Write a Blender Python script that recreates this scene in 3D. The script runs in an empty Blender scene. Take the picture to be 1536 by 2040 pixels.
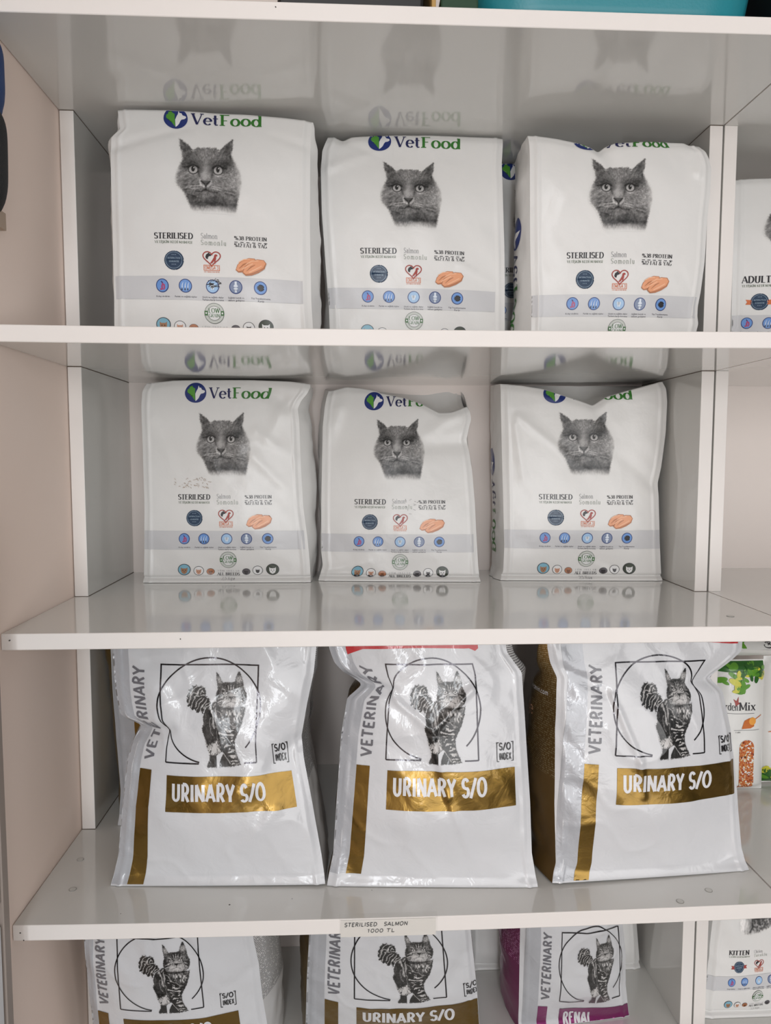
import bpy, bmesh, math, random
import numpy as np
from mathutils import Matrix, Vector

SC = bpy.context.scene
COL = SC.collection

# ------------------------------------------------------------------ camera, world, lights, exposure
cam_d = bpy.data.cameras.new('camera')
cam_d.sensor_fit = 'HORIZONTAL'
cam_d.sensor_width = 36.0
cam_d.lens = 33.757
cam_d.clip_start = 0.02
cam = bpy.data.objects.new('camera', cam_d)
COL.objects.link(cam)
def cam_matrix(loc, yaw, pitch, roll):
    cy, sy, cp, sp, cr, sr = (math.cos(yaw), math.sin(yaw), math.cos(pitch), math.sin(pitch), math.cos(roll), math.sin(roll))
    fwd = Vector((sy*cp, cy*cp, sp)); right = Vector((cy, -sy, 0)); up = right.cross(fwd)
    r2 = cr*right + sr*up; u2 = -sr*right + cr*up
    m = Matrix(((r2.x, u2.x, -fwd.x, loc[0]), (r2.y, u2.y, -fwd.y, loc[1]), (r2.z, u2.z, -fwd.z, loc[2]), (0, 0, 0, 1)))
    return m
cam.matrix_world = cam_matrix((0.3758, -0.99231, 1.25209), 0.04818, -0.07639, 0.00093)
SC.camera = cam

world = bpy.data.worlds.new('world'); SC.world = world
world.use_nodes = True
wn = world.node_tree.nodes; wl = world.node_tree.links
wn.clear()
w_out = wn.new('ShaderNodeOutputWorld'); w_bg = wn.new('ShaderNodeBackground')
w_bg.inputs['Color'].default_value = (0.93, 0.96, 1.0, 1); w_bg.inputs['Strength'].default_value = 0.34
# bright street / sky above the horizon, dim ground below it
w_tc = wn.new('ShaderNodeTexCoord'); w_sep = wn.new('ShaderNodeSeparateXYZ'); w_ramp = wn.new('ShaderNodeValToRGB')
wl.new(w_tc.outputs['Generated'], w_sep.inputs[0]); wl.new(w_sep.outputs['Z'], w_ramp.inputs['Fac'])
w_ramp.color_ramp.elements[0].position = 0.0; w_ramp.color_ramp.elements[0].color = (.10, .10, .10, 1)
w_ramp.color_ramp.elements[1].position = 0.12; w_ramp.color_ramp.elements[1].color = (.95, .97, 1.0, 1)
wl.new(w_ramp.outputs['Color'], w_bg.inputs['Color'])
wl.new(w_bg.outputs[0], w_out.inputs[0])

def area_light(name, loc, target, sx, sy, power, col):
    d = bpy.data.lights.new(name, 'AREA'); d.shape = 'RECTANGLE'; d.size = sx; d.size_y = sy
    d.energy = power; d.color = col
    o = bpy.data.objects.new(name, d); COL.objects.link(o)
    o.location = loc
    o.rotation_euler = (Vector(target) - Vector(loc)).to_track_quat('-Z', 'Y').to_euler()
    return o
# daylight from the shop window behind the photographer's right shoulder, an unseen upright strip added for glints on the bag film, ceiling lamp tube above
area_light('window_daylight', (1.3, -2.7, 1.0), (0.45, 0.0, 1.0), 2.2, 1.9, 46, (1.0, 0.992, 0.985))
area_light('added_glint_strip', (0.16, -3.4, 1.05), (0.45, 0.0, 0.95), 0.22, 1.9, 26, (0.94, 0.97, 1.0))
area_light('ceiling_tube', (0.35, -2.3, 2.65), (0.45, -0.1, 1.0), 0.07, 1.2, 14, (0.95, 0.97, 1.0))

SC.view_settings.view_transform = 'Standard'
SC.view_settings.look = 'None'
SC.view_settings.exposure = -0.4
SC.view_settings.gamma = 1.0
SC.view_settings.use_curve_mapping = False

# ------------------------------------------------------------------ helpers
def lin(c):
    c = c/255.0
    return c/12.92 if c <= 0.04045 else ((c+0.055)/1.055)**2.4
def rgb(r, g, b): return (lin(r), lin(g), lin(b), 1.0)

def mat(name, color, rough=0.5, metal=0.0, coat=0.0, spec=0.5, bump=None, attr=None, alpha=1.0, coat_rough=0.08, mottled=None, trans=0.0):
    m = bpy.data.materials.new(name); m.use_nodes = True
    nt = m.node_tree; b = nt.nodes['Principled BSDF']
    b.inputs['Base Color'].default_value = color
    b.inputs['Roughness'].default_value = rough
    b.inputs['Metallic'].default_value = metal
    b.inputs['Coat Weight'].default_value = coat
    b.inputs['Coat Roughness'].default_value = coat_rough
    b.inputs['Specular IOR Level'].default_value = spec
    b.inputs['Alpha'].default_value = alpha
    b.inputs['Transmission Weight'].default_value = trans
    if attr:
        a = nt.nodes.new('ShaderNodeAttribute'); a.attribute_name = attr
        nt.links.new(a.outputs['Color'], b.inputs['Base Color'])
    if mottled:      # (scale, other colour, detail)
        tc = nt.nodes.new('ShaderNodeTexCoord'); n = nt.nodes.new('ShaderNodeTexNoise')
        n.inputs['Scale'].default_value = mottled[0]; n.inputs['Detail'].default_value = 5
        nt.links.new(tc.outputs['Object'], n.inputs['Vector'])
        r = nt.nodes.new('ShaderNodeValToRGB')
        r.color_ramp.elements[0].position = 0.35; r.color_ramp.elements[0].color = color
        r.color_ramp.elements[1].position = 0.68; r.color_ramp.elements[1].color = mottled[1]
        nt.links.new(n.outputs['Fac'], r.inputs['Fac']); nt.links.new(r.outputs['Color'], b.inputs['Base Color'])
    if bump:         # list of (scale, strength, distance, distortion)
        tc = nt.nodes.new('ShaderNodeTexCoord'); prev = None
        for sc_, st_, di_, ds_ in bump:
            n = nt.nodes.new('ShaderNodeTexNoise'); n.inputs['Scale'].default_value = sc_
            n.inputs['Detail'].default_value = 3; n.inputs['Distortion'].default_value = ds_
            nt.links.new(tc.outputs['Object'], n.inputs['Vector'])
            bp = nt.nodes.new('ShaderNodeBump'); bp.inputs['Strength'].default_value = st_; bp.inputs['Distance'].default_value = di_
            nt.links.new(n.outputs['Fac'], bp.inputs['Height'])
            if prev: nt.links.new(prev.outputs['Normal'], bp.inputs['Normal'])
            prev = bp
        nt.links.new(prev.outputs['Normal'], b.inputs['Normal'])
        if coat: nt.links.new(prev.outputs['Normal'], b.inputs['Coat Normal'])
    return m

def text_rows(name, base, ink, row, dens, rough, metal, angle=0.0, axis='Z', inkmetal=None):
    # a printed block of small text: rows of ink broken into words (procedural)
    m = mat(name, base, rough, metal, coat=0.3, bump=[(40, .12, .004, .5)])
    nt = m.node_tree; b = nt.nodes['Principled BSDF']
    tc = nt.nodes.new('ShaderNodeTexCoord'); sx = nt.nodes.new('ShaderNodeSeparateXYZ')
    nt.links.new(tc.outputs['UV'], sx.inputs[0])
    def math_(op, a, c=None):
        n = nt.nodes.new('ShaderNodeMath'); n.operation = op
        for i, q in enumerate((a, c)):
            if q is None: continue
            if isinstance(q, (int, float)): n.inputs[i].default_value = q
            else: nt.links.new(q, n.inputs[i])
        return n.outputs[0]
    r = math_('DIVIDE', sx.outputs['Y'], row)
    fr = math_('FRACT', r); line = math_('LESS_THAN', fr, 0.5); idx = math_('FLOOR', r)
    cmb = nt.nodes.new('ShaderNodeCombineXYZ')
    nt.links.new(math_('MULTIPLY', sx.outputs['X'], 1.0/row/0.9), cmb.inputs[0]); nt.links.new(math_('MULTIPLY', idx, 7.31), cmb.inputs[1])
    nz = nt.nodes.new('ShaderNodeTexNoise'); nz.inputs['Scale'].default_value = 1.0; nz.inputs['Detail'].default_value = 2
    nt.links.new(cmb.outputs[0], nz.inputs['Vector'])
    word = math_('GREATER_THAN', nz.outputs['Fac'], dens)
    fac = math_('MULTIPLY', math_('MULTIPLY', line, word), math_('GREATER_THAN', sx.outputs['Y'], .125))
    mx = nt.nodes.new('ShaderNodeMix'); mx.data_type = 'RGBA'
    mx.inputs['A'].default_value = base; mx.inputs['B'].default_value = ink
    nt.links.new(fac, mx.inputs['Factor']); nt.links.new(mx.outputs['Result'], b.inputs['Base Color'])
    return m

def link(name, me, parent=None, loc=None):
    o = bpy.data.objects.new(name, me); COL.objects.link(o)
    if parent is not None: o.parent = parent
    if loc is not None: o.location = loc
    return o
def tag(o, label=None, cat=None, group=None, kind=None):
    if label: o['label'] = label
    if cat: o['category'] = cat
    if group: o['group'] = group
    if kind: o['kind'] = kind
    return o
def thing(name, loc, label, cat, group=None):
    o = link(name, None, None, loc); o.empty_display_size = 0.05
    return tag(o, label, cat, group)
def mesh(name, verts, faces, mats, midx=None, smooth=True, cols=None, uvs=None):
    me = bpy.data.meshes.new(name)
    me.from_pydata([tuple(map(float, v)) for v in verts], [], [tuple(map(int, f)) for f in faces])
    for m in (mats if isinstance(mats, (list, tuple)) else [mats]): me.materials.append(m)
    if midx is not None: me.polygons.foreach_set('material_index', np.asarray(midx, dtype=np.int32))
    me.polygons.foreach_set('use_smooth', np.full(len(me.polygons), bool(smooth)))
    if cols is not None:
        at = me.color_attributes.new('Col', 'FLOAT_COLOR', 'POINT')
        at.data.foreach_set('color', np.asarray(cols, dtype=np.float32).ravel())
    if uvs is not None:
        ul = me.uv_layers.new(name='UVMap')
        li = np.zeros(len(me.loops), dtype=np.int32); me.loops.foreach_get('vertex_index', li)
        ul.data.foreach_set('uv', np.asarray(uvs, dtype=np.float32)[li].ravel())
    me.update()
    return me
def grid_faces(nu, nv, off=0, flip=False):
    i = np.arange(nu-1)[:, None]; j = np.arange(nv-1)[None, :]
    a = (i*nv + j).ravel() + off
    f = np.stack([a, a+nv, a+nv+1, a+1], 1)
    return f[:, ::-1] if flip else f

class MB:
    """collects boxes, tubes and lathes into one mesh"""
    def __init__(s): s.bm = bmesh.new()
    def box(s, x0, x1, y0, y1, z0, z1, bev=0.0, seg=2):
        vs = [s.bm.verts.new(p) for p in ((x0,y0,z0),(x1,y0,z0),(x1,y1,z0),(x0,y1,z0),(x0,y0,z1),(x1,y0,z1),(x1,y1,z1),(x0,y1,z1))]
        fs = [s.bm.faces.new([vs[i] for i in q]) for q in ((0,3,2,1),(4,5,6,7),(0,1,5,4),(1,2,6,5),(2,3,7,6),(3,0,4,7))]
        if bev:
            es = list({e for f in fs for e in f.edges})
            bmesh.ops.bevel(s.bm, geom=es, offset=bev, segments=seg, affect='EDGES', profile=0.5)
        return s
    def tube(s, pts, r, n=8, caps=True):
        pts = [Vector(p) for p in pts]; rings = []
        for i, p in enumerate(pts):
            d = (pts[min(i+1, len(pts)-1)] - pts[max(i-1, 0)]).normalized()
            a = d.cross(Vector((0, 0, 1)) if abs(d.z) < .9 else Vector((1, 0, 0))).normalized(); b = d.cross(a)
            rr = r[i] if isinstance(r, (list, tuple)) else r
            rings.append([s.bm.verts.new(p + rr*(math.cos(2*math.pi*k/n)*a + math.sin(2*math.pi*k/n)*b)) for k in range(n)])
        for q, w in zip(rings, rings[1:]):
            for k in range(n): s.bm.faces.new((q[k], q[(k+1) % n], w[(k+1) % n], w[k]))
        if caps: s.bm.faces.new(rings[0][::-1]); s.bm.faces.new(rings[-1])
        return s
    def lathe(s, prof, c=(0, 0, 0), n=24):
        rings = [[s.bm.verts.new((c[0]+r*math.cos(2*math.pi*k/n), c[1]+r*math.sin(2*math.pi*k/n), c[2]+z)) for k in range(n)] for r, z in prof]
        for q, w in zip(rings, rings[1:]):
            for k in range(n): s.bm.faces.new((q[k], q[(k+1) % n], w[(k+1) % n], w[k]))
        s.bm.faces.new(rings[0][::-1]); s.bm.faces.new(rings[-1])
        return s
    def build(s, name, m, parent=None, smooth=False, xf=None):
        bmesh.ops.recalc_face_normals(s.bm, faces=s.bm.faces)
        me = bpy.data.meshes.new(name); s.bm.to_mesh(me); s.bm.free()
        if xf is not None: me.transform(xf)
        me.materials.append(m)
        me.polygons.foreach_set('use_smooth', np.full(len(me.polygons), bool(smooth)))
        return link(name, me, parent)
# ------------------------------------------------------------------ flat artwork: polygons and stroked lettering, in metres
class Art:
    """2D artwork; vertices (a, b, layer), faces, material slot"""
    def __init__(s): s.v = []; s.f = []; s.m = []; s.mats = []
    def slot(s, m):
        if m not in s.mats: s.mats.append(m)
        return s.mats.index(m)
    def add(s, pts, faces, m, layer=0):
        o = len(s.v); k = s.slot(m)
        s.v += [(p[0], p[1], layer) for p in pts]; s.f += [tuple(i+o for i in f) for f in faces]; s.m += [k]*len(faces)
    def poly(s, pts, m, layer=0, cell=0.0035):
        bm = bmesh.new()
        vs = [bm.verts.new((x, y, 0)) for x, y in pts]
        bm.faces.new(vs)
        bmesh.ops.triangulate(bm, faces=bm.faces[:])
        xs = [p[0] for p in pts]; ys = [p[1] for p in pts]
        for lo, hi, no in ((min(xs), max(xs), (1, 0, 0)), (min(ys), max(ys), (0, 1, 0))):
            n = int((hi-lo)/cell)
            for i in range(1, n+1):
                c = lo + (hi-lo)*i/(n+1)
                bmesh.ops.bisect_plane(bm, geom=bm.verts[:]+bm.edges[:]+bm.faces[:], plane_co=(c*no[0], c*no[1], 0), plane_no=no)
        bm.verts.index_update()
        s.add([(v.co.x, v.co.y) for v in bm.verts], [[v.index for v in f.verts] for f in bm.faces], m, layer)
        bm.free()
    def rect(s, x0, y0, x1, y1, m, layer=0, cell=0.003):
        nx = max(2, int((x1-x0)/cell)+2); ny = max(2, int((y1-y0)/cell)+2)
        pts = [(x0+(x1-x0)*i/(nx-1), y0+(y1-y0)*j/(ny-1)) for i in range(nx) for j in range(ny)]
        s.add(pts, grid_faces(nx, ny).tolist(), m, layer)
    def disc(s, cx, cy, rx, ry, m, layer=0, n=36, rings=3):
        pts = [(cx, cy)]; fs = []
        for k in range(1, rings+1):
            for i in range(n):
                t = 2*math.pi*i/n; pts.append((cx+rx*k/rings*math.cos(t), cy+ry*k/rings*math.sin(t)))
        for i in range(n):
            fs.append((0, 1+i, 1+(i+1) % n))
            for k in range(rings-1):
                a = 1+k*n+i; b = 1+k*n+(i+1) % n; fs.append((a, a+n, b+n, b))
        s.add(pts, fs, m, layer)
    def ring(s, cx, cy, rx, ry, w, m, layer=0, n=64, t0=0.0, t1=360.0):
        pts = []; fs = []
        for i in range(n+1):
            t = math.radians(t0+(t1-t0)*i/n)
            pts += [(cx+(rx-w)*math.cos(t), cy+(ry-w)*math.sin(t)), (cx+rx*math.cos(t), cy+ry*math.sin(t))]
        for i in range(n): fs.append((2*i, 2*i+1, 2*i+3, 2*i+2))
        s.add(pts, fs, m, layer)
    def line(s, pts, w, m, layer=0, cell=0.004):
        ws = w if isinstance(w, (list, tuple)) else [w]*len(pts)
        P = []; W = []
        for (p, q, wa, wb) in zip(pts, pts[1:], ws, ws[1:]):
            L = math.hypot(q[0]-p[0], q[1]-p[1]); n = max(1, int(L/cell))
            for i in range(n): P.append((p[0]+(q[0]-p[0])*i/n, p[1]+(q[1]-p[1])*i/n)); W.append(wa+(wb-wa)*i/n)
        P.append(pts[-1]); W.append(ws[-1])
        v = []; f = []
        for i, p in enumerate(P):
            a = P[max(i-1, 0)]; b = P[min(i+1, len(P)-1)]
            dx, dy = b[0]-a[0], b[1]-a[1]; L = math.hypot(dx, dy) or 1
            nx, ny = -dy/L*W[i]/2, dx/L*W[i]/2
            # mitre
            if 0 < i < len(P)-1:
                d1 = (p[0]-a[0], p[1]-a[1]); l1 = math.hypot(*d1) or 1
                c = abs((-d1[1]/l1)*(-dy/L)+(d1[0]/l1)*(dx/L)); k = 1/max(c, .5); nx *= k; ny *= k
            v += [(p[0]+nx, p[1]+ny), (p[0]-nx, p[1]-ny)]
        for i in range(len(P)-1): f.append((2*i, 2*i+1, 2*i+3, 2*i+2))
        s.add(v, f, m, layer)
    def text(s, txt, x, y, h, m, style='serif', width=None, layer=1, sx=1.0, track=0.0, rot=0.0, weight=1.0, italic=0.0):
        """lettering from stroked skeletons; x, y = left end of the baseline, h = cap height"""
        adv = 0.0; segs = []
        for ch in txt:
            w, st = GLYPH.get(ch, GLYPH[' '])
            for q in st: segs.append((adv, q))
            adv += w + track + (0.10 if style != 'serif' else 0.06)
        k = h*sx if width is None else width/max(adv-track, .01)
        thick = {'serif': .155, 'light': .085, 'bold': .185, 'sans': .15, 'pen': .085}[style]*weight
        thin = thick*.36 if style in ('serif', 'light') else thick
        ca, sa = math.cos(rot), math.sin(rot)
        def mp(px, py, o):
            X, Y = (o+px+italic*py)*k, py*h
            return (x+ca*X-sa*Y, y+sa*X+ca*Y)
        for o, q in segs:
            if q[0] == 's':
                if style in ('serif', 'light'):
                    _, cx, cy, L = q; t_ = thin*.55*(1 if cy < .3 else -1)
                    yy = cy + (thin*.5 if cy < .3 else -thin*.5)
                    pts = [mp(cx-L/2, yy, o), mp(cx+L/2, yy, o)]
                    s.line(pts, thin*h*1.1, m, layer, cell=.02)
                continue
            if q[0] == 'l': P = [(q[1], q[2]), (q[3], q[4])]
            elif q[0] == 'p': P = list(q[1])
            else:
                _, cx, cy, rx, ry, a0, a1 = q; n = max(6, int(abs(a1-a0)/14))
                P = [(cx+rx*math.cos(math.radians(a0+(a1-a0)*i/n)), cy+ry*math.sin(math.radians(a0+(a1-a0)*i/n))) for i in range(n+1)]
            # direction-dependent pen (uniform on sans styles); done in glyph space, then mapped
            P2 = []; corner = []
            for p0, p1 in zip(P, P[1:]):
                n = max(1, int(math.hypot((p1[0]-p0[0])*k, (p1[1]-p0[1])*h)/.0022))
                for i in range(n): P2.append((p0[0]+(p1[0]-p0[0])*i/n, p0[1]+(p1[1]-p0[1])*i/n))
            P = P2+[P[-1]]
            v = []; f = []
            for i, p in enumerate(P):
                a = P[max(i-1, 0)]; b = P[min(i+1, len(P)-1)]
                dx, dy = b[0]-a[0], b[1]-a[1]; L = math.hypot(dx, dy) or 1
                dx /= L; dy /= L
                vert = abs(dy)
                if style in ('serif', 'light') and dy*dx > 0 and q[0] == 'l' and .2 < vert < .97: wd = thin*1.1
                else: wd = thin + (thick-thin)*vert**1.5
                # keep stroke widths true when the glyph is squeezed horizontally
                wy = wd; wx = wd*h/k if style not in ('serif', 'light') else wd
                nx, ny = -dy*wx/2, dx*wy/2
                if 0 < i < len(P)-1:
                    d1 = (p[0]-a[0], p[1]-a[1]); l1 = math.hypot(*d1) or 1
                    c = abs((-d1[1]/l1)*(-dy)+(d1[0]/l1)*dx); kk = 1/max(c, .6); nx *= kk; ny *= kk
                v += [mp(p[0]+nx, p[1]+ny, o), mp(p[0], p[1], o), mp(p[0]-nx, p[1]-ny, o)]
            for i in range(len(P)-1): f += [(3*i, 3*i+1, 3*i+4, 3*i+3), (3*i+1, 3*i+2, 3*i+5, 3*i+4)]
            s.add(v, f, m, layer)
    def tiny(s, txt, x, y, h, m, layer=1, width=None, align='LEFT'):
        """very small captions from the built-in font"""
        cu = bpy.data.curves.new('caption', 'FONT'); cu.body = txt; cu.size = 1.0; cu.align_x = align; cu.resolution_u = 1; cu.offset = .012
        ob = bpy.data.objects.new('caption', cu); COL.objects.link(ob)
        dg = bpy.context.evaluated_depsgraph_get(); dg.update()
        me = ob.evaluated_get(dg).to_mesh()
        V = [(v.co.x, v.co.y) for v in me.vertices]; F = [tuple(p.vertices) for p in me.polygons]
        ob.evaluated_get(dg).to_mesh_clear(); bpy.data.objects.remove(ob); bpy.data.curves.remove(cu)
        if not V: return
        k = h/0.70; kx = k
        if width: kx = width/(max(p[0] for p in V)-min(p[0] for p in V))
        s.add([(x+p[0]*kx, y+p[1]*k) for p in V], F, m, layer)

def _p(*a): return ('p', a)
GLYPH = {
 ' ': (.32, []), '.': (.2, [_p((.1, 0), (.1, .13))]), ',': (.2, [_p((.12, .12), (.06, -.12))]), '/': (.5, [('l', .02, -.08, .48, 1.05)]),
 'A': (.78, [('l', .04, 0, .39, 1), ('l', .74, 0, .39, 1), ('l', .17, .33, .61, .33), ('s', .06, 0, .22), ('s', .72, 0, .28)]),
 'B': (.68, [('l', .14, 0, .14, 1), ('a', .3, .75, .26, .25, -90, 90), ('a', .3, .26, .32, .26, -90, 90), _p((.14, 1), (.3, 1)), _p((.14, .5), (.3, .5)), _p((.14, 0), (.3, 0)), ('s', .1, 0, .2), ('s', .1, 1, .2)]),
 'C': (.74, [('a', .42, .5, .34, .5, 48, 312)]),
 'D': (.78, [('l', .14, 0, .14, 1), ('a', .3, .5, .4, .5, -90, 90), _p((.14, 1), (.3, 1)), _p((.14, 0), (.3, 0)), ('s', .1, 0, .2), ('s', .1, 1, .2)]),
 'E': (.64, [('l', .14, 0, .14, 1), _p((.1, .98), (.58, .98)), _p((.14, .51), (.48, .51)), _p((.1, .02), (.6, .02)), ('s', .1, 0, .2), ('s', .1, 1, .2)]),
 'F': (.62, [('l', .16, 0, .16, 1), _p((.05, .98), (.6, .98)), _p((.16, .51), (.46, .51)), ('s', .16, 0, .34), ('s', .1, 1, .2), ('s', .58, 1, .04)]),
 'G': (.78, [('a', .42, .5, .34, .5, 48, 330), _p((.72, .42), (.72, .1)), _p((.5, .42), (.76, .42))]),
 'I': (.3, [('l', .15, 0, .15, 1), ('s', .15, 0, .32), ('s', .15, 1, .32)]),
 'K': (.74, [('l', .14, 0, .14, 1), ('l', .16, .42, .64, 1), ('l', .3, .56, .68, 0), ('s', .14, 0, .3), ('s', .14, 1, .3), ('s', .66, 0, .26), ('s', .62, 1, .24)]),
 'L': (.6, [('l', .14, 0, .14, 1), _p((.1, .02), (.56, .02)), ('s', .14, 0, .3), ('s', .14, 1, .3)]),
 'M': (.9, [('l', .12, 0, .12, 1), ('l', .12, 1, .45, .1), ('l', .45, .1, .78, 1), ('l', .78, 0, .78, 1), ('s', .1, 0, .24), ('s', .8, 0, .28), ('s', .08, 1, .16), ('s', .82, 1, .16)]),
 'N': (.78, [('l', .12, 0, .12, 1), ('l', .12, 1, .66, 0), ('l', .66, 0, .66, 1), ('s', .12, 0, .26), ('s', .08, 1, .2), ('s', .66, 1, .26)]),
 'O': (.8, [('a', .4, .5, .33, .5, 0, 360)]),
 'P': (.64, [('l', .14, 0, .14, 1), ('a', .3, .74, .28, .26, -90, 90), _p((.14, 1), (.3, 1)), _p((.14, .48), (.3, .48)), ('s', .14, 0, .3), ('s', .1, 1, .2)]),
 'R': (.7, [('l', .14, 0, .14, 1), ('a', .3, .75, .27, .25, -90, 90), _p((.14, 1), (.3, 1)), _p((.14, .5), (.3, .5)), ('l', .34, .5, .62, 0), ('s', .14, 0, .3), ('s', .1, 1, .2), ('s', .64, 0, .2)]),
 'S': (.6, [('a', .3, .745, .22, .255, 25, 245), _p((.2, .52), (.4, .46)), ('a', .3, .265, .23, .265, 65, -155)]),
 'T': (.66, [('l', .33, 0, .33, 1), _p((.03, .98), (.63, .98)), ('s', .33, 0, .34), ('s', .06, .95, .04), ('s', .6, .95, .04)]),
 'U': (.76, [('l', .14, 1, .14, .3), ('a', .38, .3, .24, .3, 180, 360), ('l', .62, .3, .62, 1), ('s', .14, 1, .3), ('s', .62, 1, .26)]),
 'V': (.76, [('l', .06, 1, .38, 0), ('l', .7, 1, .38, 0), ('s', .08, 1, .3), ('s', .7, 1, .26)]),
 'W': (1.0, [('l', .05, 1, .27, 0), ('l', .5, .95, .27, 0), ('l', .5, .95, .73, 0), ('l', .95, 1, .73, 0), ('s', .07, 1, .26), ('s', .5, 1, .2), ('s', .95, 1, .22)]),
 'X': (.72, [('l', .08, 1, .64, 0), ('l', .64, 1, .08, 0)]),
 'Y': (.72, [('l', .05, 1, .36, .45), ('l', .67, 1, .36, .45), ('l', .36, .45, .36, 0), ('s', .06, 1, .26), ('s', .67, 1, .24), ('s', .36, 0, .3)]),
 'Z': (.66, [_p((.06, .98), (.6, .98)), ('l', .6, .98, .06, .02), _p((.06, .02), (.6, .02))]),
 'a': (.5, [('a', .22, .22, .18, .22, 0, 360), ('l', .4, .6, .4, 0), _p((.4, .55), (.33, .66), (.2, .68), (.08, .58)), ('s', .44, 0, .1)]),
 'b': (.6, [('l', .12, 0, .12, 1), ('a', .33, .33, .24, .33, 0, 360)]),
 'c': (.52, [('a', .3, .33, .24, .33, 50, 310)]),
 'd': (.64, [('a', .27, .33, .22, .33, 0, 360), ('l', .5, 0, .5, 1), ('s', .46, 1, .16), ('s', .54, 0, .14)]),
 'e': (.56, [('a', .29, .33, .24, .33, 5, 320), _p((.06, .36), (.53, .36))]),
 'g': (.56, [('a', .27, .36, .22, .3, 0, 360), _p((.49, .66), (.49, -.1), (.4, -.26), (.2, -.28), (.07, -.2))]),
 'h': (.62, [('l', .12, 0, .12, 1), ('a', .31, .42, .19, .26, 180, 0), ('l', .5, .42, .5, 0), ('s', .12, 0, .24), ('s', .5, 0, .24), ('s', .08, 1, .14)]),
 'i': (.28, [('l', .14, 0, .14, .66), _p((.14, .84), (.14, .97)), ('s', .14, 0, .26), ('s', .1, .66, .14)]),
 'k': (.58, [('l', .12, 0, .12, 1), ('l', .14, .26, .48, .66), ('l', .26, .4, .54, 0), ('s', .12, 0, .24), ('s', .54, 0, .2), ('s', .08, 1, .14)]),
 'l': (.28, [('l', .14, 0, .14, 1), ('s', .14, 0, .26), ('s', .1, 1, .14)]),
 'm': (.92, [('l', .12, 0, .12, .66), ('a', .29, .42, .17, .25, 180, 0), ('l', .46, .42, .46, 0), ('a', .63, .42, .17, .25, 180, 0), ('l', .8, .42, .8, 0), ('s', .12, 0, .22), ('s', .46, 0, .22), ('s', .8, 0, .22), ('s', .08, .66, .12)]),
 'n': (.62, [('l', .12, 0, .12, .66), ('a', .31, .42, .19, .25, 180, 0), ('l', .5, .42, .5, 0), ('s', .12, 0, .24), ('s', .5, 0, .24), ('s', .08, .66, .14)]),
 'o': (.6, [('a', .3, .33, .24, .33, 0, 360)]),
 'r': (.42, [('l', .12, 0, .12, .66), _p((.12, .42), (.2, .6), (.38, .64)), ('s', .12, 0, .24)]),
 't': (.4, [('l', .18, .92, .18, .12), _p((.18, .12), (.24, .02), (.38, .05)), _p((.02, .64), (.37, .64))]),
 'u': (.62, [('l', .12, .66, .12, .2), ('a', .3, .22, .18, .22, 180, 350), ('l', .48, .66, .48, 0), ('s', .1, .66, .16), ('s', .46, .66, .14), ('s', .52, 0, .1)]),
 'v': (.56, [('l', .06, .66, .28, 0), ('l', .5, .66, .28, 0), ('s', .08, .66, .22), ('s', .5, .66, .18)]),
 'x': (.56, [('l', .08, .66, .48, 0), ('l', .48, .66, .08, 0), ('s', .1, .66, .2), ('s', .47, .66, .2), ('s', .09, 0, .2), ('s', .48, 0, .2)]),
 '0': (.62, [('a', .31, .5, .24, .5, 0, 360)]), '1': (.42, [('l', .24, 0, .24, 1), _p((.06, .8), (.24, 1)), ('s', .24, 0, .3)]),
 '2': (.6, [('a', .3, .72, .23, .28, 160, -40), _p((.48, .54), (.08, .03)), _p((.08, .03), (.54, .03))]),
 '3': (.58, [('a', .27, .76, .2, .24, 140, -80), ('a', .27, .28, .24, .28, 80, -150)]), '5': (.58, [_p((.5, .97), (.14, .97), (.12, .55)), ('a', .28, .32, .24, .32, 120, -150)]),
 '8': (.6, [('a', .3, .76, .2, .24, 0, 360), ('a', .3, .27, .24, .27, 0, 360)]),
 '%': (.9, [('a', .2, .76, .14, .22, 0, 360), ('a', .68, .24, .14, .22, 0, 360), ('l', .2, -.02, .68, 1.02)]),
 '&': (.86, [('a', .32, .78, .17, .22, -30, 230), _p((.2, .62), (.74, .02)), ('a', .32, .26, .26, .26, 110, 300), _p((.45, .04), (.66, .5))]),
 '[': (.3, [_p((.24, 1.05), (.1, 1.05), (.1, -.08), (.24, -.08))]), ']': (.3, [_p((.06, 1.05), (.2, 1.05), (.2, -.08), (.06, -.08))]),
}
GLYPH['Ğ'] = (.78, GLYPH['G'][1] + [_p((.28, 1.24), (.36, 1.12), (.5, 1.12), (.58, 1.24))])
GLYPH['Ü'] = (.76, GLYPH['U'][1] + [_p((.26, 1.12), (.26, 1.25)), _p((.5, 1.12), (.5, 1.25))])
GLYPH['İ'] = (.3, GLYPH['I'][1] + [_p((.15, 1.1), (.15, 1.24))])
GLYPH['Ş'] = (.6, GLYPH['S'][1] + [_p((.3, 0), (.3, -.2), (.2, -.25))])

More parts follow.
